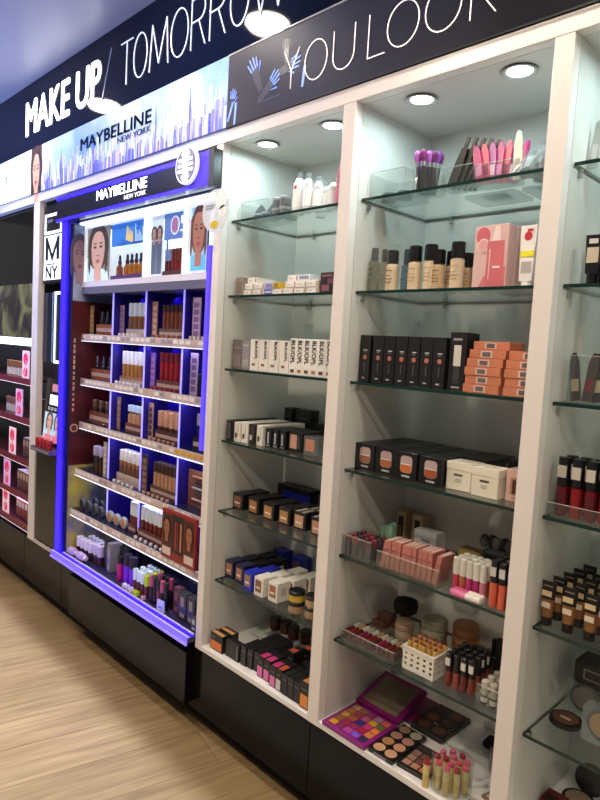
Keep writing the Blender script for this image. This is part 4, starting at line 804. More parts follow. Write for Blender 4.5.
# ---------------- left cabinet, base board
def slim(front, top, w=.030, d=.075, h=.066): return mk_box('slim_carton', 'carton', w, d, h, '#1b1a1c', [('front_patch', 'F', .08, .92, .06, .55, front)] * (front is not None) + [('top_patch', 'T', .08, .92, .1, .55, top)] * (top is not None) + [('printed_line', 'F', .2, .8, .72, .78, '#5a5a5e')])
put('or1', mk_box('wide_carton', 'carton', .068, .030, .060, '#1c1a1b', [('front_patch', 'F', .06, .94, .08, .56, '#e07a38'), ('top_patch', 'T', .05, .95, .1, .6, '#d09858'), ('printed_line', 'F', .1, .4, .72, .82, '#6a6460')]), .026, .018, 6, 'black carton with orange front patch at the left end, left cabinet base')
put('or2', mk_box('wide_carton', 'carton', .072, .030, .062, '#1c1a1b', [('front_patch', 'F', .06, .94, .08, .56, '#d87838'), ('top_patch', 'T', .05, .95, .1, .6, '#d09858')]), .032, .053, 6, 'black carton with tan top strip just behind the orange fronted one')
put('bk0', mk_box('wide_carton', 'carton', .070, .028, .058, '#1d1c1e', [('printed_line', 'F', .85, .9, .1, .9, '#8a8888')]), .104, .026, 6, 'plain black carton right of the orange fronted one, left cabinet base')
for k in range(3): put('bk1', slim(None, None, .026), .183+.029*k, .028+.004*k, 6, 'slim plain black carton, %s of three left of the pink ones, left cabinet base' % ORD[k], 'slim plain black cartons')
for k in range(3): put('bkr', slim(None, None, .026), .190+.029*k, .110, 6, 'slim plain black carton, %s of three in the second rank, left cabinet base' % ORD[k], 'slim plain black cartons behind')
for k in range(2): put('pk', slim('#e078b8', '#b83870', .028), .272+.031*k, .024, 6, 'slim black carton with pink front, %s of the left pair, left cabinet base' % ORD[k], 'pink fronted cartons')
put('pk', None, .341, .016, 6, 'slim black carton with pink front standing apart, left cabinet base')
put('wh', slim('#d8d4d0', '#c85a38', .024), .371, .016, 6, 'slim black carton with pale front beside the pink one, left cabinet base')
for k in range(5): put('ot', slim('#c85a30', '#d0583a', .030, .05, .088), .335+.018*k, .096+.0505*k, 6, 'slim carton with orange red top, %s in the rank running back, left cabinet base' % ORD[k], 'orange topped cartons')
for k in range(4): put('bk2', slim(None, None, .0255, .08, .064), .399+.0275*k if k < 3 else .390, .014 if k < 3 else .110, 6, 'slim tall black carton, %s, beside the right stile, left cabinet base' % (('left', 'middle', 'right')[k] + ' of three' if k < 3 else 'behind three others'), 'slim tall black cartons')
put('or3', slim('#e89038', '#d8923c', .036, .08, .078), .484, .010, 6, 'tall black carton with orange front by the right stile, left cabinet base')
for k, (x, y) in enumerate(((.06, .30), (.11, .31), (.16, .30), (.21, .31))): put('amj', mk_jar(.021, .034, '#5c2a14', '#241610', .012), x, y, 6, 'brown amber jar, %s along the back, left cabinet base' % ORD[k], 'brown jars at the back')

# ================================================================ middle cabinet
M0 = XC2
# top shelf
put('case2', mk_case(.118, .12, .072), .577, .072, 0, 'deep clear case with two small compacts, top shelf of the middle cabinet')
def mk_lyc(r, c1, c2, h=.014): return lambda: (lambda t: (L([(r*.95, 0), (r, .002), (r, h*.5)], n=20).obj('base', mat(c1, .25), t), L([(r, h*.52), (r, h-.002), (r*.93, h)], n=20).obj('lid', mat(c2, .25), t), L([(r*.7, h+.0002), (r*.7, h+.0007)], n=20).obj('label', mat('#8a9298', .4), t), t)[-1])(thing('round_compact', 'x', 'compact'))
for k, x in enumerate((.608, .660)): put('lyc', mk_lyc(.021, '#4a565c', '#6a767c', .022), x, .125, 0, 'small dark compact, %s in the deep clear case, middle cabinet' % ('left' if k == 0 else 'right'), 'compacts in the clear case', dz=.0025)
def mk_cup(r, h, m=None): return lambda: (lambda t: (L([(r*.93, 0), (r, .002), (r, h), (r-.0015, h), (r-.0015, .003), (.0005, .003)], n=24, cap=False).obj('cup', m or CLEAR, t), t)[-1])(thing('clear_cup', 'x', 'cup'))
put('cup1', mk_cup(.046, .062), .742, .115, 0, 'round clear cup of purple topped brushes, top shelf of the middle cabinet')
def mk_brush(hc, tip, h, tl=.03): return lambda: (lambda t: (L([(.005, 0), (.0058, .01), (.0058, h*.6)], n=8).obj('handle', mat(hc, .3), t), L([(.0062, h*.6), (.0064, h-tl)], n=8).obj('ferrule', SILV, t), L([(.0060, h-tl+.0002), (.0105, h-tl*.5), (.0085, h-tl*.2), (.002, h)], n=10, soft=True).obj('bristles', mat(tip, .8), t), t)[-1])(thing('makeup_brush', 'x', 'brush'))
for k in range(12):
    a = k*2.4; rr = .012+.020*((k*7) % 5)/5; 
    put(('brp', k % 3), mk_brush('#2a2026', ('#a050c0', '#c070d0', '#7a2a6a')[k % 3], .105), .742+rr*math.cos(a), .115+rr*math.sin(a), 0, 'purple tipped makeup brush, %s of the bunch in the clear cup' % ORD[k], 'purple brushes in the cup', dz=.0045, tilt=(R(-6*math.sin(a)), R(6*math.cos(a)), 0))
put('cup2', mk_case(.088, .06, .052), .800, .085, 0, 'square clear bin of black handled tools, top shelf of the middle cabinet')
def mk_tool(): 
    t = thing('brow_tool', 'x', 'tool'); MB().prism([(-.012, 0), (.012, 0), (.012, .06), (.008, .10), (-.008, .10), (-.012, .06)], 0, .006).obj('handle', mat('#1a1718', .35), t)
    B(-.0045, .0045, .001, .005, .1002, .128).obj('tip', mat('#0e0e10', .3), t); return t
for k in range(5): put('tool', mk_tool, .818+.011*k, .098+.007*k, 0, 'black handled tool leaning right, %s in the square clear bin, middle cabinet' % ORD[k], 'black tools in the clear bin', dz=.003, tilt=(0, R(20+3*k), 0))
put('case3', mk_case(.098, .07, .045), .890, .085, 0, 'clear bin of pink packs, top shelf of the middle cabinet')
def mk_pack(c, c2, h=.100): 
    def f():
        t = thing('tool_pack', 'x', 'pack'); MB().prism([(-.011, 0), (.011, 0), (.010, h*.8), (.004, h), (-.004, h), (-.010, h*.8)], 0, .004).obj('pouch', mat(c, .3), t)
        B(-.008, .008, -.0008, -.0001, h*.2, h*.45).obj('printed_panel', mat(c2, .4), t); return t
    return f
for k in range(7): put(('pkp', k % 3), mk_pack(('#b02868', '#c83a58', '#9a3a80')[k % 3], ('#e090b8', '#7a1c48', '#e8c0d0')[k % 3]), .904+.011*k, .094+.006*k, 0, 'pink tool pack, %s from left in the clear bin, middle cabinet top shelf' % ORD[k], 'pink packs in the clear bin', dz=.003, tilt=(R(-4), R(-14+5*k), 0))
put('file', lambda: (lambda t: (MB().prism([(-.010, 0), (.010, 0), (.0105, .08), (.006, .112), (0, .116), (-.006, .112), (-.0105, .08)], 0, .003).obj('board', mat('#d8d2bc', .5), t), B(-.006, .006, -.0008, -.0001, .02, .05).obj('printed_panel', mat('#a89a80', .5), t), t)[-1])(thing('nail_file', 'x', 'file')), .995, .10, 0, 'cream nail file standing beside the pink packs, top shelf of middle cabinet', tilt=(R(-4), R(-4), 0))
def mk_bag(seed): 
    def f():
        t = thing('plastic_bag', 'x', 'bag'); rg = random.Random(seed); mb = MB(); n = 12
        prof = [(.01, 0), (.028, .004), (.034, .016), (.026, .030), (.012, .042), (.016, .052)]
        rings = [[(r*math.cos(2*math.pi*i/n)*rg.uniform(.7, 1.25), r*.7*math.sin(2*math.pi*i/n)*rg.uniform(.7, 1.2), z*rg.uniform(.9, 1.1)) for i in range(n)] for r, z in prof]
        vs = [v for q in rings for v in q]; mb._add(vs, [(k*n+i, k*n+(i+1) % n, (k+1)*n+(i+1) % n, (k+1)*n+i) for k in range(len(prof)-1) for i in range(n)])
        mb.obj('film', CLRP, t)
        for k in range(3): B(-.018+.012*k, -.010+.012*k, -.01, .012, .004, .018+.004*k).obj('content', mat(('#4a4a50', '#7a7470', '#9aa4a8')[k], .4), t)
        return t
    return f
for k, (x, y) in enumerate(((1.022, .105), (1.062, .100), (1.030, .165))): o = put(('bag', k), mk_bag(k+3), x, y, 0, 'crumpled clear plastic bag, %s, at the right end of the top shelf, middle cabinet' % ('left', 'right', 'rear')[k], 'clear plastic bags'); o.scale = ((1, 1, 1.1), (1, 1.1, 1.5), (1, 1, 1.8))[k]
for k, (x, y, w) in enumerate(((.80, .20, .14), (.96, .20, .13))): put(('lay', k), mk_box('clear_pouch', 'pouch', w, .11, .010, CLRP, [('printed_panel', 'T', .2, .7, .2, .8, '#b0c4c0')]), x, y, 0, 'flat clear pouch lying towards the back, %s one, top shelf of middle cabinet' % ('left', 'right')[k], 'flat clear pouches')
# second shelf
def mk_mak(r, hb, body, cap, capr=.9, lab=None, over=False, hcap=.035):
    def f():
        t = thing('foundation_bottle', 'x', 'bottle'); L([(r*.92, 0), (r, .002), (r, hb-.004), (r*.6, hb)], n=18).obj('bottle', body if not isinstance(body, str) else mat(body, .22), t)
        L([(r*capr, hb+.0002), (r*capr, hb+hcap-.003), (r*capr*.85, hb+hcap)], n=16).obj('cap', mat(cap, .25), t)
        if over: L([(r*1.0, hb-.004+.0045), (r*.98, hb+hcap+.016), (r*.97, hb+hcap+.0165)], n=16, cap=True).obj('overcap', CLEAR, t)
        if lab:
            for zz, ww in ((.30, .5), (.42, .6), (.54, .4), (.72, .55)): B(-r*ww, r*ww, -r*1.012, -r*.80, hb*zz, hb*(zz+.03)).obj('printed_line', mat(lab, .5), t)
        return t
    return f
CLG = clear('clear_serum', '#d8dcd4', .30, '#b8b4a4', .1)
NB_ = '#d8c2a4'
put('mk0', mk_mak(.016, .088, CLG, '#5a5c5c', .6, '#7a7a74', hcap=.036), .590, .10, 1, 'clear bottle with grey pump, leftmost on the second shelf of middle cabinet'); put('mk0b', mk_mak(.014, .082, CLG, '#4c4e4e', .6, '#7a7a74', hcap=.036), .625, .10, 1, 'clear bottle with grey pump, second on the second shelf of middle cabinet')
put('mk1', mk_mak(.018, .074, NB_, '#17161a', .85, '#6a5a46', True, .036), .665, .085, 1, 'beige bottle with black pump under a clear cap, second shelf, middle cabinet')
put('mk2', mk_mak(.016, .072, clear('blue_serum', '#b8ccd0', .3, '#7a98a4', .1), '#3a464c', .7, '#5a6c74', hcap=.040), .704, .10, 1, 'bluish clear bottle between two beige bottles, second shelf, middle cabinet')
for k, (x, y, s_) in enumerate(((.738, .085, 1.), (.786, .085, .98), (.868, .080, .95))): put('mk3', mk_mak(.0175, .076, NB_, '#121114', .98, '#b09a74', hcap=.040), x, y, 1, 'wide beige bottle with black cap, %s in the front row, second shelf, middle cabinet' % ORD[k], 'wide beige bottles')
for k, (x, y) in enumerate(((.765, .150), (.826, .125), (.845, .165), (.900, .130), (.800, .165), (.885, .200), (.808, .090))): put('mk4', mk_mak(.0165, .066, '#c8aa88', '#141316', .98, '#7a5a40', hcap=.036), x, y, 1, 'narrow beige bottle with black cap, %s in the back rows, second shelf, middle cabinet' % ORD[k], 'narrow beige bottles')
def mk_pinkbox():
    t = thing('pink_carton', 'x', 'carton'); w, d, h = .086, .040, .146
    B(0, w, 0, d, 0, h, bev=.0008).obj('carton', mat('#dcb8b4', .4), t)
    mb = MB(); mb.prism([(.018, .002), (.084, .002), (.084, .05), (.06, .03), (.03, .028)], -.0007, -.0001, 0); mb.ell(.022, .122, .018, .020, -.0001, 1); mb.ell(.024, .098, .015, .018, -.0008, 2); mb.ell(.024, .098, .012, .015, -.0015, 3)
    mb.obj('printed_flower', [mat('#d87c84', .4), mat('#cc6470', .4), mat('#f0d8d4', .4), mat('#dca4a4', .4)], t)
    mb = MB(); mb.prism([(.034, .006), (.080, .006), (.078, .108), (.036, .108)], -.0016, -.0009, 0); mb.prism([(.046, .1085), (.068, .1085), (.064, .142), (.052, .142)], -.0016, -.0009, 1); mb.box(.042, .044, -.0022, -.0017, .02, .09, 1); mb.box(.052, .070, -.0022, -.0017, .045, .05, 1)
    mb.obj('bottle_print', [mat('#d4727a', .3), mat('#efd8d6', .35)], t); return t
for k in range(5): put('pkb', mk_pinkbox, .917+.0005*k, .070+.0415*k, 1, 'tall pink carton with a bottle picture, %s from the front of the stack, middle cabinet' % ORD[k], 'tall pink cartons')
def mk_wt():
    t = thing('cream_tube', 'x', 'tube'); MB().prism([(-.015, .012), (.015, .012), (.019, .136), (-.019, .136)], -.012, .012).obj('tube', mat('#ece8e4', .35), t)
    L([(.013, 0), (.013, .0118)]).obj('cap', WHITE, t); MB().ell(0, .112, .009, .010, -.0122, 0).box(-.003, .010, -.0128, -.0122, .122, .128, 0).obj('red_mark', mat('#c02838', .4), t); B(-.015, .016, -.0130, -.0122, .066, .079).obj('yellow_sticker', mat('#e8e020', .5), t); B(-.012, .012, -.0128, -.0122, .03, .055).obj('printed_text', mat('#b0a8a8', .5), t); return t
put('wtube', mk_wt, 1.052, .080, 1, 'white tube with a red motif and yellow sticker by the right stile, middle cabinet')
# third shelf
def mk_bookbox():
    t = thing('black_carton', 'x', 'carton'); w, d, h = .0365, .10, .130
    B(0, w, 0, d, 0, h, bev=.0008).obj('carton', mat('#1a191c', .38), t); B(w*.38, w*.74, -.0008, -.0001, h*.675, h*.69).obj('white_mark', WHITE, t); B(w*.40, w*.68, -.0008, -.0001, h*.63, h*.66).obj('printed_word', mat('#6a6668', .5), t)
    L([(.0066, 0), (.0066, .0006)], (w*.55, -.0001, h*.53), 14, axis='Y').obj('orange_seal', mat('#b8705a', .4), t); B(w*.5, w*.6, -.0008, -.0001, h*.22, h*.42).obj('printed_stem', mat('#4e4a4a', .5), t); B(w*.35, w*.65, -.0008, -.0001, h*.07, h*.10).obj('printed_foot', mat('#b0aaa6', .5), t); return t
for k, x in enumerate((.580, .6265, .6655, .705, .7445, .784, .8225)): put('bkk', mk_bookbox, x, .072, 2, 'black carton with small orange seal, %s in the row of seven, middle cabinet' % ORD[k], 'black sealed cartons')
put('bkt2', mk_box('tall_carton', 'carton', .046, .06, .144, '#1b191c', [('tube_print', 'F', .28, .72, .42, .78, '#d8d2cc'), ('printed_line', 'F', .2, .75, .86, .90, '#9a9490'), ('clear_tube_print', 'F', .32, .68, .12, .40, '#3c3a3e'), ('printed_foot', 'F', .25, .75, .04, .07, '#a8a4a0')]), .866, .078, 2, 'tall black carton with a pale tube picture beside peach cartons, middle cabinet')
PE = lambda: mk_box('peach_carton', 'carton', .094, .075, .0205, '#c87c5c', [('barcode_label', 'F', .32, .64, .12, .88, '#d8c0b4'), ('barcode_bars', 'F', .37, .59, .25, .75, '#6a5a58', .5, 1), ('top_print', 'T', .1, .9, .2, .5, '#b86a4a')])
for k in range(6): put('pea', PE(), .915+(.000, .003, .001, .004, .008, .012)[k], .070+(.0, .002, .0, .003, .006, .016)[k], 2, 'peach carton in the left pile, %s from the bottom, third shelf, middle cabinet' % ORD[k], 'peach cartons, left pile', dz=.0208*k)
PE2 = lambda: mk_box('peach_carton', 'carton', .082, .075, .0205, '#c87c5c', [('barcode_label', 'F', .42, .86, .12, .88, '#d8c0b4'), ('barcode_bars', 'F', .48, .80, .25, .75, '#6a5a58', .5, 1), ('top_print', 'T', .1, .9, .2, .5, '#b86a4a')])
for k in range(5): put('pea2', PE2(), 1.021+(.0, .0015, .0, .001, .002)[k], .068+(.0, .002, .0, .003, .012)[k], 2, 'peach carton in the right pile, %s from the bottom, third shelf, middle cabinet' % ORD[k], 'peach cartons, right pile', dz=.0208*k)
# fourth shelf
def mk_blush(c):
    def f():
        t = thing('blush_carton', 'x', 'carton'); w, d, h = .070, .075, .073
        B(0, w, 0, d, 0, h, bev=.0008).obj('carton', mat('#131218', .32), t)
        def rr(x0, x1, z0, z1, y, mi, mb, r_=.010):
            pts = []
            for cx, cz, a0 in ((x1-r_, z1-r_, 0), (x0+r_, z1-r_, 90), (x0+r_, z0+r_, 180), (x1-r_, z0+r_, 270)): pts += [(cx+r_*math.cos(R(a0+a)), cz+r_*math.sin(R(a0+a))) for a in (0, 30, 60, 90)]
            mb.prism(pts, y-.0006, y, mi)
        mb = MB(); rr(.018, .056, .018, .064, -.0001, 0, mb); rr(.0195, .0545, .0195, .042, -.0008, 1, mb, .006); mb.box(.020, .054, -.0022, -.0016, .040, .0425, 2); mb.obj('picture_window', [mat('#b8a0a0', .35), mat(c, .4), mat('#e8dcd4', .4)], t)
        B(.024, .050, -.0008, -.0001, .007, .012).obj('printed_word', mat('#b8b4b8', .5), t); return t
    return f
for k, (x, y) in enumerate(((.574, .088), (.6485, .088), (.7235, .078), (.800, .078))):
    for q in range(3):
        put(('bl', k), mk_blush(('#9a6448', '#b06a44', '#c8703c', '#a8542c')[k]), x+.002*q, y+.078*q, 3, 'black carton with a rounded blush window, column %s, %s in depth, middle cabinet' % (ORD[k], ORD[q]), 'black blush cartons')
for q in range(2): put('blr', mk_box('black_carton', 'carton', .07, .075, .073, '#141318', [('silver_seal', 'R', .3, .6, .4, .8, '#8a8a94')]), .876, .165+.078*q, 3, 'black carton behind the cream cartons, %s in depth, middle cabinet' % ORD[q], 'black cartons behind cream ones')
def mk_cream():
    t = thing('cream_carton', 'x', 'carton'); w, d, h = .070, .062, .066
    B(0, w, 0, d, 0, .050, bev=.0008).obj('carton', mat('#e6dfcc', .4), t); B(-.001, w+.001, -.001, d+.001, .0505, h+.004, bev=.0008).obj('lid', mat('#e9e2d0', .4), t); B(.022, .046, -.0008, -.0001, .036, .041).obj('printed_word', mat('#4a4640', .5), t)
    for z in (.026, .021): B(.026, .042, -.0008, -.0001, z, z+.002).obj('printed_line', mat('#a8a090', .5), t)
    return t
for k, (x, y) in enumerate(((.874, .094), (.951, .084))): put('crm', mk_cream, x, y, 3, '%s cream lidded carton on the fourth shelf of the middle cabinet' % ('left' if k == 0 else 'right'), 'cream lidded cartons')
put('pnk4', mk_box('pink_carton', 'carton', .056, .05, .076, '#dcb4a8', [('picture_window', 'F', .2, .85, .22, .75, '#b88870'), ('bottle_print', 'F', .3, .45, .25, .68, '#5a3428', .4, 1), ('printed_mark', 'F', .3, .8, .08, .14, '#b0847a')]), 1.030, .105, 3, 'pink carton with a framed picture by the right stile, fourth shelf, middle cabinet')
put('blk4', mk_box('black_carton', 'carton', .09, .05, .082, '#1a1616', [('round_window', 'F', .2, .9, .2, .7, '#7a5a44')]), .985, .20, 3, 'black carton with a brown window at the back, fourth shelf, middle cabinet')
# fifth shelf
put('case5', mk_case(.105, .10, .060), .578, .050, 4, 'clear case filled with dark lipsticks, left end of fifth shelf, middle cabinet')
def mk_lip(c, b_, h1=.034, h2=.030, r=.0085, sq=False): return lambda: (lambda t: (L([(r, 0), (r, h1)], n=4 if sq else 12).obj('base', mat(b_, .25), t), L([(r*.98, h1+.0002), (r*.98, h1+h2-.002), (r*.85, h1+h2)], n=4 if sq else 12).obj('cap', mat(c, .3), t), t)[-1])(thing('lipstick', 'x', 'lipstick'))
k_ = 0
for i in range(4):
    for j in range(4):
        put(('lpd', (i+j) % 3), mk_lip(('#6a2830', '#8a3038', '#3a2a3a')[(i+j) % 3], ('#4c4658', '#5a4a54', '#46424c')[(i+j) % 3], .036, .020), .592+.0245*i, .064+.0225*j, 4, 'dark lipstick in the clear case, %s from left, %s rank, fifth shelf' % (ORD[i], ORD[j]), 'dark lipsticks in the clear case', dz=.0025)
B_ = thing('mint_bundle', 'pale green tied sponge bundle behind the clear case, fifth shelf, middle cabinet', 'sponge', (.625, .195, on(4)))
for k in range(6): L([(.006, 0), (.009, .01), (.0085, .06+.008*(k % 3)), (.003, .068+.008*(k % 3))], n=10, soft=True, c=(.014*(k % 3)-.012, .014*(k//3), 0)).obj('sponge_stick', mat('#8fc0a0', .7), B_)
put('trayp', mk_case(.200, .085, .044), .700, .055, 4, 'long clear tray of pink slim cartons, fifth shelf, middle cabinet')
for k in range(11):
    put('psl', mk_box('slim_pink_carton', 'carton', .0135, .062, .076, '#ba746a', [('top_label', 'T', .15, .85, .15, .85, '#d8bcb0'), ('printed_line', 'F', .2, .8, .66, .69, '#5a3a3a')], bev=.0006), .7075+.0160*k, .062+.001*k, 4, 'slim pink carton, %s in the long clear tray, fifth shelf, middle cabinet' % ORD[k], 'slim pink cartons', dz=.0025, tilt=(0, R((9, 2, 3, 1, 4, 2, 1, 4, 2, 1, 10)[k]), 0))
for k, x in enumerate((.603, .662)): put('tanw', mk_box('tan_carton', 'carton', .036, .05, .105, '#b49878', [('dark_window', 'F', .25, .78, .15, .85, '#2a2320'), ('printed_figure', 'F', .4, .6, .3, .55, '#8a6a50', .4, 1)]), x, .270, 4, 'tan carton with a dark tall window, %s at the back, fifth shelf, middle cabinet' % ('left' if k == 0 else 'right'), 'tan windowed cartons')
put('wtk', mk_box('white_carton', 'carton', .075, .05, .085, '#c8c6c8', [('dark_mark', 'F', .45, .62, .15, .55, '#3a4258'), ('printed_line', 'F', .35, .75, .65, .72, '#7a7a80')]), .715, .205, 4, 'white carton with a dark oblong mark at the back, fifth shelf, middle cabinet')
k_ = 0
for j in range(3):
    for i in range(5):
        c = ('#c0405c', '#b06844', '#b83878', '#a82c68', '#c87888')[(i+2*j) % 5]
        put(('wg', c), mk_vial('lip_gloss', 'lip gloss', c, '#d8d4c8', .0085, .042, .042, band=None), .928+.0185*i, .088+.024*j, 4, 'lip gloss with white cap, %s from left, %s rank, fifth shelf, middle cabinet' % (ORD[i], ORD[j]), 'white capped lip glosses')
def mk_lying(c): return lambda: (lambda t: (L([(.0085, 0), (.0085, .040)], axis='X', c=(0, 0, .0086)).obj('tube', mat(c, .2), t), L([(.0088, .0402), (.0088, .078), (.007, .080)], axis='X', c=(0, 0, .0089)).obj('cap', mat('#e0dcd0', .3), t), t)[-1])(thing('lip_gloss', 'x', 'lip gloss'))
put('ly1', mk_lying('#c84a80'), .938, .0695, 4, 'pink lip gloss lying on its side behind the other lying one, fifth shelf'); put('ly2', mk_lying('#e07aa8'), .940, .0510, 4, 'pale pink lip gloss lying along the front edge of the fifth shelf')
for j in range(3):
    for i in range(3): put('cor', mk_vial('lip_gloss', 'lip gloss', '#d0604a', '#121114', .0095, .060, .052, tagc='#c8c2bc'), 1.040+.0225*i, .068+.026*j, 4, 'coral lip gloss with black cap, %s from left, %s rank, fifth shelf, middle cabinet' % (ORD[i], ORD[j]), 'coral lip glosses')
def mk_brushbag():
    t = thing('brush_pouch', 'x', 'pouch'); mb = MB(); mb.box(-.05, .05, -.025, .025, 0, .085, 0, .010); mb.obj('pouch', mat('#17161a', .5), t)
    for k in range(5): L([(.008, 0), (.013, .015), (.009, .03), (.002, .034)], n=10, soft=True, c=(-.05+.018*k, -.01+.01*(k % 2), .0852)).obj('brush_head', mat(('#4a4848', '#242222')[k % 2], .8), t)
    return t
put('bpch', mk_brushbag, .975, .235, 4, 'black pouch of fluffy brushes at the back right, fifth shelf, middle cabinet')
put('ylp', mk_box('snack_carton', 'carton', .07, .04, .05, '#a88a4c', [('printed_panel', 'F', .1, .9, .2, .8, '#b89a3c')]), .83, .26, 4, 'mustard carton lying at the back, fifth shelf, middle cabinet')
put('tanr', mk_box('tan_carton', 'carton', .03, .04, .11, '#9a8468', [('printed_panel', 'F', .2, .8, .2, .8, '#b09a7a')]), 1.05, .25, 4, 'tan carton at the far back by the right stile, fifth shelf, middle cabinet')
# sixth shelf
put('tray6', mk_case(.195, .095, .034), .588, .052, 5, 'long clear tray of dark red lipsticks, sixth shelf, middle cabinet')
def mk_lipl(c, b_): return lambda: (lambda t: (L([(.0075, 0), (.0075, .038)], axis='Y', c=(0, .038, .0078), n=10).obj('tube', mat(c, .25), t), L([(.0078, 0), (.0078, .030)], axis='Y', c=(0, .0685, .0079), n=10).obj('cap', mat(b_, .3), t), t)[-1])(thing('lipstick', 'x', 'lipstick'))
for k in range(11): put(('ll', k % 4), mk_lipl(('#5c1420', '#6c1a24', '#4a2018', '#7a2440')[k % 4], ('#b8c8b8', '#b08a64', '#c8c0b0', '#a8a090')[k % 4]), .600+.0168*k, .062, 5, 'dark red lipstick lying in the long tray, %s from left, sixth shelf' % ORD[k], 'lipsticks lying in the tray', dz=.018)
for k in range(11): put(('ll2', k % 3), mk_lipl(('#4a1a1c', '#54202a', '#3c1814')[k % 3], '#7a6a58'), .600+.0168*k, .062, 5, 'dark lipstick in the lower layer of the long tray, %s from left, sixth shelf' % ORD[k], 'lower layer of tray lipsticks', dz=.0020)
for k, (x, y, dz) in enumerate(((.60, .20, 0), (.625, .24, 0), (.612, .21, .022))): put('brnc', mk_box('wooden_block', 'block', .045, .035, .021, ('#6a4434'), [('printed_panel', 'T', .1, .9, .1, .9, '#8a6450')]), x-.01, y, 5, 'brown small carton in the pile behind the tray, %s, sixth shelf, middle cabinet' % ('left', 'rear', 'on top')[k], 'brown cartons pile', dz=dz)
put('mush', lambda: (lambda t: (L([(.016, 0), (.018, .004), (.015, .040), (.017, .046)], n=20).obj('handle', mat('#151416', .3), t), L([(.020, .0462), (.035, .056), (.038, .072), (.034, .088), (.022, .093)], n=24, soft=True).obj('brush_head', mat('#1c1a1c', .85), t), t)[-1])(thing('kabuki_brush', 'x', 'brush')), .665, .265, 5, 'black mushroom shaped brush standing at the back, sixth shelf, middle cabinet')
def mk_puff(c, r=.038): return lambda: (lambda t: (L([(r*.9, 0), (r, .004), (r, .016), (r*.92, .0195)], n=24).obj('case', mat(c, .4), t), L([(r*.94, .0197), (r*.98, .022), (r*.9, .026)], n=24).obj('lid', mat(c, .3), t), t)[-1])(thing('powder_case', 'x', 'powder case'))
for c_, (x, y, c, n_) in enumerate(((.700, .215, '#a89078', 2), (.782, .245, '#9c9078', 3), (.858, .290, '#c08458', 3))):
    for q in range(n_): put(('pf', c_), mk_puff(c, .028 if c_ == 0 else .038), x, y, 5, '%s powder case, %s from the bottom of the %s pile, sixth shelf' % (('tan', 'cream', 'orange brown')[c_], ORD[q], ('left', 'middle', 'right')[c_]), 'piled powder cases', dz=.0264*q)
def mk_basket():
    t = thing('perforated_basket', 'x', 'basket'); w, d, h = .096, .078, .058; mb = MB(); th = .003
    def wall(n, f, zr):   # wall with square holes: bars
        zs = [0] + [v for k in range(3) for v in (.012+.014*k, .019+.014*k)] + [h]
        for i in range(0, len(zs)-1, 2): f(0, 1, zs[i], zs[i+1])
        for i in range(1, len(zs)-1, 2):
            for k in range(n+1):
                a = 0 if k == 0 else (k-.5)/n+.22/n; b = 1 if k == n else (k+.5)/n-.22/n
                f(a, b, zs[i], zs[i+1])
    wall(5, lambda a, b, z0, z1: mb.box(w*a, w*b, 0, th, z0, z1), 3); wall(5, lambda a, b, z0, z1: mb.box(w*a, w*b, d-th, d, z0, z1), 3)
    wall(4, lambda a, b, z0, z1: mb.box(0, th, th+(d-2*th)*a, th+(d-2*th)*b, z0, z1), 3); wall(4, lambda a, b, z0, z1: mb.box(w-th, w, th+(d-2*th)*a, th+(d-2*th)*b, z0, z1), 3)
    mb.obj('basket_wall', mat('#e8e4d6', .45), t); B(th, w-th, th, d-th, 0, .003).obj('basket_floor', mat('#e8e4d6', .45), t)
    r = MB(); r.box(-.002, w+.002, -.002, th, h+.0002, h+.005); r.box(-.002, w+.002, d-th, d+.002, h+.0002, h+.005); r.box(-.002, th, th, d-th, h+.0002, h+.005); r.box(w-th, w+.002, th, d-th, h+.0002, h+.005); r.obj('rim', mat('#ece8da', .4), t); return t
put('bask', mk_basket, .800, .068, 5, 'white perforated plastic basket of gold lipsticks, sixth shelf, middle cabinet')
def mk_gold(c2, top): return lambda: (lambda t: (L([(.0062, 0), (.0062, .040)], n=10).obj('base', GOLD, t), L([(.0066, .0402), (.0066, .068), (.0055, .070)], n=10).obj('cap', mat(c2, .3), t), L([(.0050, .0702), (.0045, .073)], n=10).obj('shade_sticker', mat(top, .4), t), t)[-1])(thing('lipstick', 'x', 'lipstick'))
for j in range(3):
    for i in range(6): put(('gl', (i+j) % 2), mk_gold(('#c8a050', '#d0a858')[(i+j) % 2], ('#a83848', '#7a2430')[(i+j) % 2]), .811+.0148*i, .082+.024*j, 5, 'gold lipstick in the white basket, %s from left, %s rank, sixth shelf' % (ORD[i], ORD[j]), 'gold lipsticks in the basket', dz=.0035, tilt=(R(-3), R(2*(i % 3)-2), 0))
for j in range(4):
    for i in range(4):
        for q in range(1):
            put(('bg', (i+j) % 3), mk_vial('lip_gloss', 'lip gloss', ('#7a3428', '#94483a', '#6a2c28')[(i+j) % 3], '#121114', .0085, .042, .046, tagc='#d8d2c8' if (i+j) % 3 != 1 else None), .930+.0200*i, .085+.026*j+.003*i, 5, 'brown red lip gloss with black cap, %s from left, %s rank, sixth shelf' % (ORD[i], ORD[j]), 'black capped lip glosses')
for k, (x, y, h) in enumerate(((1.005, .200, 1.3), (1.028, .200, 1.6), (1.050, .205, 1.25), (1.072, .215, 1.15), (.985, .215, 1.15))):
    o = put('tallb', mk_vial('mascara_tube', 'mascara', '#2a1a18', '#1a1413', .0085, .050, .040), x, y, 5, 'dark tall mascara, %s of the group behind the black capped glosses, sixth shelf' % ORD[k], 'dark tall mascaras'); o.scale = (1, 1, h)
put('tray6b', mk_case(.076, .13, .052), 1.020, .062, 5, 'clear bin of white and black testers by the right stile, sixth shelf')
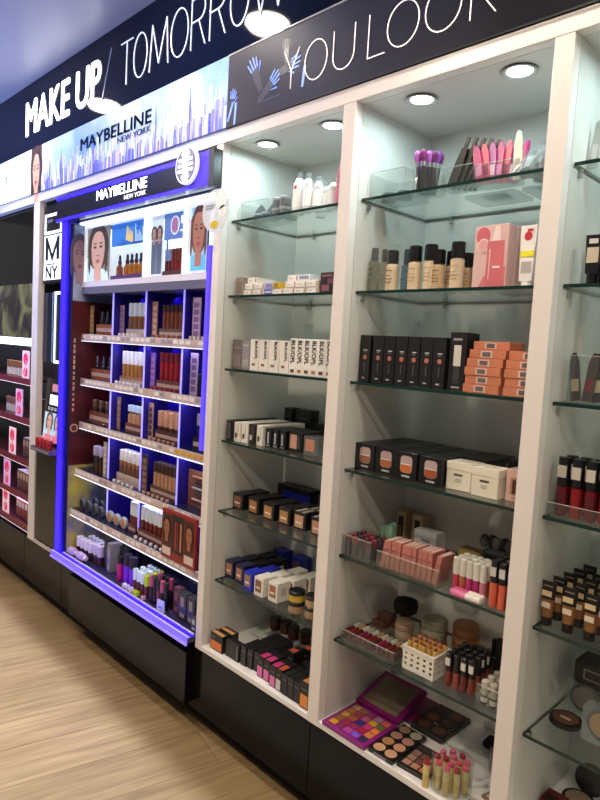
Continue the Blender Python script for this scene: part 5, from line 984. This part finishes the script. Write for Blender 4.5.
for j in range(4):
    for i in range(3): put(('wt6', i % 2), mk_vial('lip_gloss', 'lip gloss', '#1a1718', '#c8c0b0' if i % 2 == 0 else '#b8ac98', .0085, .024, .034, band='#dcd6cc'), 1.034+.0235*i, .080+.030*j, 5, 'black and cream tester tube, %s from left, %s rank in the clear bin, sixth shelf' % (ORD[i], ORD[j]), 'tester tubes in the clear bin', dz=.0025)
# base board
def mk_pal():
    t = thing('eyeshadow_palette', 'x', 'palette'); w, d = .156, .150
    B(0, w, 0, d, 0, .012, bev=.001).obj('tray', mat('#8a1a78', .3), t)
    cols = '#d8a020 #8a6020 #b08a30 #a06a28 #c89a68 #7a2a50 #a02848 #9a5a28 #a03a38 #8a6a50 #b04890 #902a58 #2a2a78 #b85878 #8a3a68 #7a4ac8 #a81c38 #c83a70 #d8a828 #b088a0 #2a2048 #c87a3c #e08030 #6a7a28 #d86a50'.split()
    for i in range(5):
        for j in range(5): B(.014+.027*i, .037+.027*i, .012+.026*j, .034+.026*j, .0122, .0132).obj('shadow_pan', mat(cols[(i*5+j) % 25], .6), t)
    return t
def pal_open():
    t = mk_pal(); w, d = .156, .150
    Mx = Matrix.Translation((0, d+.001, .010)) @ Matrix.Rotation(R(16), 4, 'X')
    l_ = B(0, w, 0, d, 0, .010, mx=Mx).obj('lid', mat('#7a1260', .3), t)
    B(.016, w-.016, .014, d-.014, .0102, .0110, mx=Mx).obj('mirror', mat('#8a7a68', .12, .35), l_); return t
put('pal1', pal_open, .590, -.008+.006, 6, 'open magenta eyeshadow palette with a mirror lid on the base, middle cabinet')
put('pal1b', lambda: (lambda t: (B(0, .125, 0, .145, 0, .006, bev=.001).obj('tray', mat('#6a1050', .35), t), B(.001, .124, .001, .144, .0062, .013, bev=.001).obj('lid', mat('#7a1258', .3), t), t)[-1])(thing('eyeshadow_palette', 'x', 'palette')), .637, .195, 6, 'closed magenta palette under the mirror lid of the open one, middle cabinet base')
def mk_pan8():
    t = thing('blush_palette', 'x', 'palette'); B(0, .080, 0, .160, 0, .012, bev=.001).obj('tray', mat('#171416', .25), t)
    cs = '#c89a74 #c09470 #a8784c #b88468 #a87c68 #b08070 #8a7058 #a8a090'.split()
    for j in range(4):
        for i in range(2): L([(.0165, .0122), (.0165, .0134)], (.021+.038*i, .022+.0385*j, 0), 20).obj('powder_pan', mat(cs[(i+2*j) % 8], .6), t)
    B(.02, .06, -.0008, -.0001, .003, .008).obj('printed_line', mat('#8a8488', .4), t); return t
put('pal8', mk_pan8, .752, .008, 6, 'black palette of eight round powders on the base, middle cabinet')
def mk_pan9():
    t = thing('eyeshadow_palette', 'x', 'palette'); B(0, .088, 0, .115, 0, .011, bev=.001).obj('tray', mat('#1a1718', .25), t)
    cs = '#a87c68 #b07a60 #b06848 #9a7464 #6a4438 #b88a70 #8a6a5c #70503c #a89078'.split()
    for j in range(3):
        for i in range(3): B(.009+.025*i, .030+.025*i, .010+.025*j, .031+.025*j, .0112, .0122).obj('shadow_pan', mat(cs[(i+3*j) % 9], .55), t)
    B(.008, .080, .088, .108, .0112, .0118).obj('mirror_strip', mat('#4a464c', .15, .4), t)
    return t
put('pal9', mk_pan9, .838, .018, 6, 'small black palette of nine square brown shadows on the base, middle cabinet', rz=R(3))
def mk_pan6():
    t = thing('contour_palette', 'x', 'palette'); B(0, .105, 0, .155, 0, .014, bev=.001).obj('tray', mat('#221c1a', .3), t)
    B(.004, .101, .004, .151, .0142, .0146).obj('inner_face', mat('#2c2422', .2), t)
    cs = '#5a3424 #6a4028 #7a4c2c #5c3a28 #4a2e22 #6c4834'.split()
    for j in range(3):
        for i in range(2): L([(.0185, .0147), (.0185, .0156)], (.028+.048*i, .030+.047*j, 0), 20).obj('powder_pan', mat(cs[i+2*j], .6), t)
    B(.045, .060, .050, .056, .0147, .0152).obj('printed_mark', mat('#b0a8a0', .5), t); return t
put('pal6', mk_pan6, .764, .185, 6, 'dark brown palette lying at the back of the base, middle cabinet')
put('jar9', mk_cup(.052, .072), .975, .060, 6, 'round clear jar packed with gold lipsticks on the base, middle cabinet')
def mk_goldp(c): return lambda: (lambda t: (L([(.0085, 0), (.0085, .034)], n=12).obj('base', mat('#d8c27a', .22, .35), t), L([(.0088, .0342), (.0088, .060)], n=12).obj('cap', mat('#e4d496', .22, .3), t), L([(.0085, .0602), (.0075, .068), (.006, .069)], n=12).obj('cap_top', mat(c, .35), t), t)[-1])(thing('lipstick', 'x', 'lipstick'))
kk = 0
for ring, (n_, rr) in enumerate(((9, .037), (4, .016))):
    for k in range(n_):
        a = 2*math.pi*k/n_+.35*ring; put(('gp', kk % 3), mk_goldp(('#b84868', '#c05a78', '#8a2a38')[kk % 3]), .975+rr*math.cos(a), .060+rr*math.sin(a), 6, 'gold lipstick with pink top in the clear jar, %s of its %s ring' % (ORD[k], ('outer', 'inner')[ring]), 'gold lipsticks in the jar', dz=.0035); kk += 1
put('gp1', mk_goldp('#9a2430'), .932, .012, 6, 'single gold lipstick standing outside the clear jar, middle cabinet base')
put('fanb', lambda: (lambda t: (L([(.006, 0), (.007, .03), (.006, .095)], n=10, axis='Y', c=(0, 0, .010)).obj('handle', mat('#a89c98', .25, .3), t), L([(.009, 0), (.022, .03), (.024, .045), (.014, .055)], n=14, soft=True, axis='Y', sy=.45, c=(0, .056, .011)).obj('bristles', mat('#161416', .9), t), t)[-1])(thing('powder_brush', 'x', 'brush')), .975, .265, 6, 'black powder brush lying at the right end of the base, middle cabinet', rz=R(28))
put('sheet', mk_box('paper_sheet', 'sheet', .11, .09, .001, '#cfccc8', bev=0), .905, .150, 6, 'white paper sheet lying behind the clear jar, middle cabinet base', rz=R(-10))
put('houndb', mk_box('patterned_pouch', 'pouch', .060, .055, .006, node_mat('houndstooth', lambda nt, b, tc: (lambda ck: (setattr(ck.inputs['Scale'], 'default_value', 260), setattr(ck.inputs[1], 'default_value', (.85, .84, .82, 1)), setattr(ck.inputs[2], 'default_value', (.05, .05, .05, 1)), nt.links.new(tc.outputs['Object'], ck.inputs[0]), nt.links.new(ck.outputs[0], b.inputs['Base Color'])))(nt.nodes.new('ShaderNodeTexChecker')))), 1.030, .010, 6, 'black and white checked pouch at the front right, middle cabinet base')
put('brnp', mk_box('pencil_pack', 'pack', .050, .040, .008, '#8a6a50', [('clear_panel', 'T', .15, .85, .15, .85, '#c8c0b8'), ('dark_end', 'T', .80, .98, .2, .8, '#1a1818', .4, 1)]), 1.045, .085, 6, 'brown and clear pack behind the checked pouch, middle cabinet base', rz=R(-15))

# ================================================================ right cabinet
Z_ = XD2
def mk_blade(c): return lambda: (lambda t: (MB().prism([(-.011, 0), (.011, 0), (.009, .085), (.003, .102), (-.006, .096)], 0, .004).obj('blade', mat(c, .3), t), B(-.006, .006, -.0008, -.0001, .02, .05).obj('printed_panel', mat('#c8ccca', .4), t), t)[-1])(thing('tool_pack', 'x', 'pack'))
for k in range(5): put(('bld', k % 2), mk_blade(('#a8b0ac', '#6a7070')[k % 2]), 1.162+.026*k, .105+.006*k, 0, 'grey upright tool pack, %s on the top shelf of the right cabinet' % ORD[k], 'grey tool packs', tilt=(R(-3), R(3 if k < 2 else 14), 0))
def mk_primer():
    t = thing('primer_tube', 'x', 'tube'); MB().prism([(-.013, .024), (.013, .024), (.0165, .104), (-.0165, .104)], -.008, .008).obj('tube', mat('#17161a', .35), t); L([(.0115, 0), (.0115, .0238)], n=14).obj('cap', mat('#111013', .25), t)
    B(-.012, .012, -.0092, -.0083, .046, .078).obj('label', mat('#d8cbb4', .5), t); B(-.009, .009, -.0092, -.0083, .086, .096).obj('printed_word', mat('#e0dcd8', .5), t); return t
for q in range(2):
    for k in range(4): put('prm', mk_primer, 1.192+.036*k, .085+.05*q, 1, 'black primer tube with cream label, %s from left, %s rank, right cabinet' % (ORD[k], ('front', 'back')[q]), 'black primer tubes')
put('case7', mk_case(.14, .10, .10), 1.165, .075, 2, 'clear bin of dark pencil packs, third shelf of the right cabinet')
for k in range(6): put(('pcp', k % 3), mk_pack(('#3a2c34', '#4a3a34', '#2c262c')[k % 3], ('#b8a890', '#8a2030', '#c8b898')[k % 3], .105), 1.180+.020*k, .088+.008*k, 2, 'dark pencil pack, %s from left in the clear bin, right cabinet third shelf' % ORD[k], 'dark pencil packs', dz=.003, tilt=(R(-4), R((-8, 4, -6, 12, 0, 6)[k]), 0))
put('tray8', mk_case(.17, .12, .030), 1.153, .050, 3, 'low clear tray of red lip glosses, fourth shelf of the right cabinet')
for j in range(2):
    for i in range(5): put(('rg', i % 2), mk_vial('lip_gloss', 'lip gloss', ('#6a1420', '#8a1820')[i % 2], '#131214', .0125, .066, .062, tagc='#c8c0b4', band='#5a1018' if i % 2 == 0 else None), 1.176+.030*i, .075+.040*j, 3, 'red lip gloss with black cap, %s from left, %s rank, right cabinet' % (ORD[i], ('front', 'back')[j]), 'red lip glosses, right cabinet', dz=.0025)
def mk_found():
    t = thing('foundation_tube', 'x', 'tube'); L([(.0115, 0), (.012, .002), (.012, .020)], n=14).obj('cap', mat('#1a1614', .3), t)
    mb = MB(); n = 14
    for (r0, s0, z0), (r1, s1, z1) in zip(((.012, 1, .0202), (.014, .8, .06)), ((.014, .8, .06), (.0165, .12, .098))):
        mb._add([(r0*math.cos(2*math.pi*i/n), r0*s0*math.sin(2*math.pi*i/n), z0) for i in range(n)] + [(r1*math.cos(2*math.pi*i/n), r1*s1*math.sin(2*math.pi*i/n), z1) for i in range(n)], [(i, (i+1) % n, n+(i+1) % n, n+i) for i in range(n)], 0 if z0 < .05 else 1, True)
    mb._add([(.0165*math.cos(2*math.pi*i/n), .002*math.sin(2*math.pi*i/n), .098) for i in range(n)], [tuple(range(n))], 1)
    mb.obj('tube', [mat('#8a5a34', .3), mat('#1c1714', .35)], t)
    B(-.009, .010, -.0135, -.0118, .042, .054).obj('price_label', mat('#e0d2c0', .5), t); B(-.011, .011, -.0125, -.0115, .068, .080).obj('cream_label', mat('#d8c49a', .5), t); B(-.010, .010, -.0062, -.0050, .088, .0905).obj('printed_word', mat('#8a7a70', .5), t); return t
for j in range(5):
    for i in range(5): put('fnd', mk_found, 1.166+.0465*i+.004*j, .078+.048*j, 4, 'brown foundation tube standing on its cap, %s from left, %s rank, right cabinet' % (ORD[i], ORD[j]), 'brown foundation tubes')
def mk_cb(pan): 
    def f():
        t = thing('boxed_compact', 'x', 'compact'); B(0, .078, 0, .036, 0, .078, bev=.001).obj('clear_box', CLRP, t); L([(.033, 0), (.034, .002), (.034, .010)], (.039, .0245, .039), 24, axis='Y').obj('case', mat('#2a2018', .3), t)
        L([(.027, .0102), (.027, .0112)], (.039, .0245, .039), 24, axis='Y').obj('powder', mat(pan, .5), t); return t
    return f
put('cbx', mk_cb('#b88850'), 1.243, .130, 5, 'clear box showing a tan powder compact at the front, sixth shelf, right cabinet'); 
for k in range(3): put(('cby', 0), mk_cb('#8a6a50'), 1.172+.004*k, .215+.040*k, 5, 'clear box showing a brown compact, %s in depth, sixth shelf, right cabinet' % ORD[k], 'brown boxed compacts')
for k in range(3): put('cbz', mk_cb('#7a5a44'), 1.262, .215+.040*k, 5, 'clear box with dim compact behind the tan one, %s in depth, right cabinet' % ORD[k], 'dim boxed compacts')
put('cbt', mk_box('black_carton', 'carton', .085, .075, .050, '#2a2624', [('framed_mark', 'F', .25, .75, .25, .75, '#8a8480'), ('inner_mark', 'F', .30, .70, .32, .68, '#2a2624', .4, 1)]), 1.185, .222, 5, 'dark carton with a small framed mark on top of the boxes, right cabinet', dz=.0782)
put('opc', lambda: (lambda t: (L([(.034, 0), (.036, .003), (.036, .012)], n=26).obj('case', mat('#181214', .25), t), L([(.029, .0122), (.029, .0130)], n=26).obj('powder', mat('#5a3a28', .6), t), B(-.012, .012, -.006, .002, .0131, .0138).obj('printed_mark', mat('#b89a80', .5), t), t)[-1])(thing('round_compact', 'x', 'compact')), 1.198, .160, 5, 'dark open round compact lying in front of boxes, sixth shelf, right cabinet')
put('opd', lambda: (lambda t: (L([(.036, 0), (.038, .003), (.038, .010)], n=26).obj('case', mat('#171516', .25), t), L([(.030, .0102), (.030, .0110)], n=26).obj('powder', mat('#9a8470', .6), t), L([(.037, 0), (.037, .007)], n=26, axis='Y', mx=Matrix.Translation((.012, .042, .046)) @ Matrix.Rotation(R(-12), 4, 'X')).obj('lid', mat('#1a1818', .2), t), t)[-1])(thing('open_compact', 'x', 'compact')), 1.212, .255, 6, 'open black compact with raised lid on the base, right cabinet')
put('redc', mk_box('red_carton', 'carton', .05, .06, .02, '#6a1418', [('dark_panel', 'T', .1, .9, .1, .6, '#2a0c10')]), 1.152, .165, 6, 'small red carton on the base board of the right cabinet')
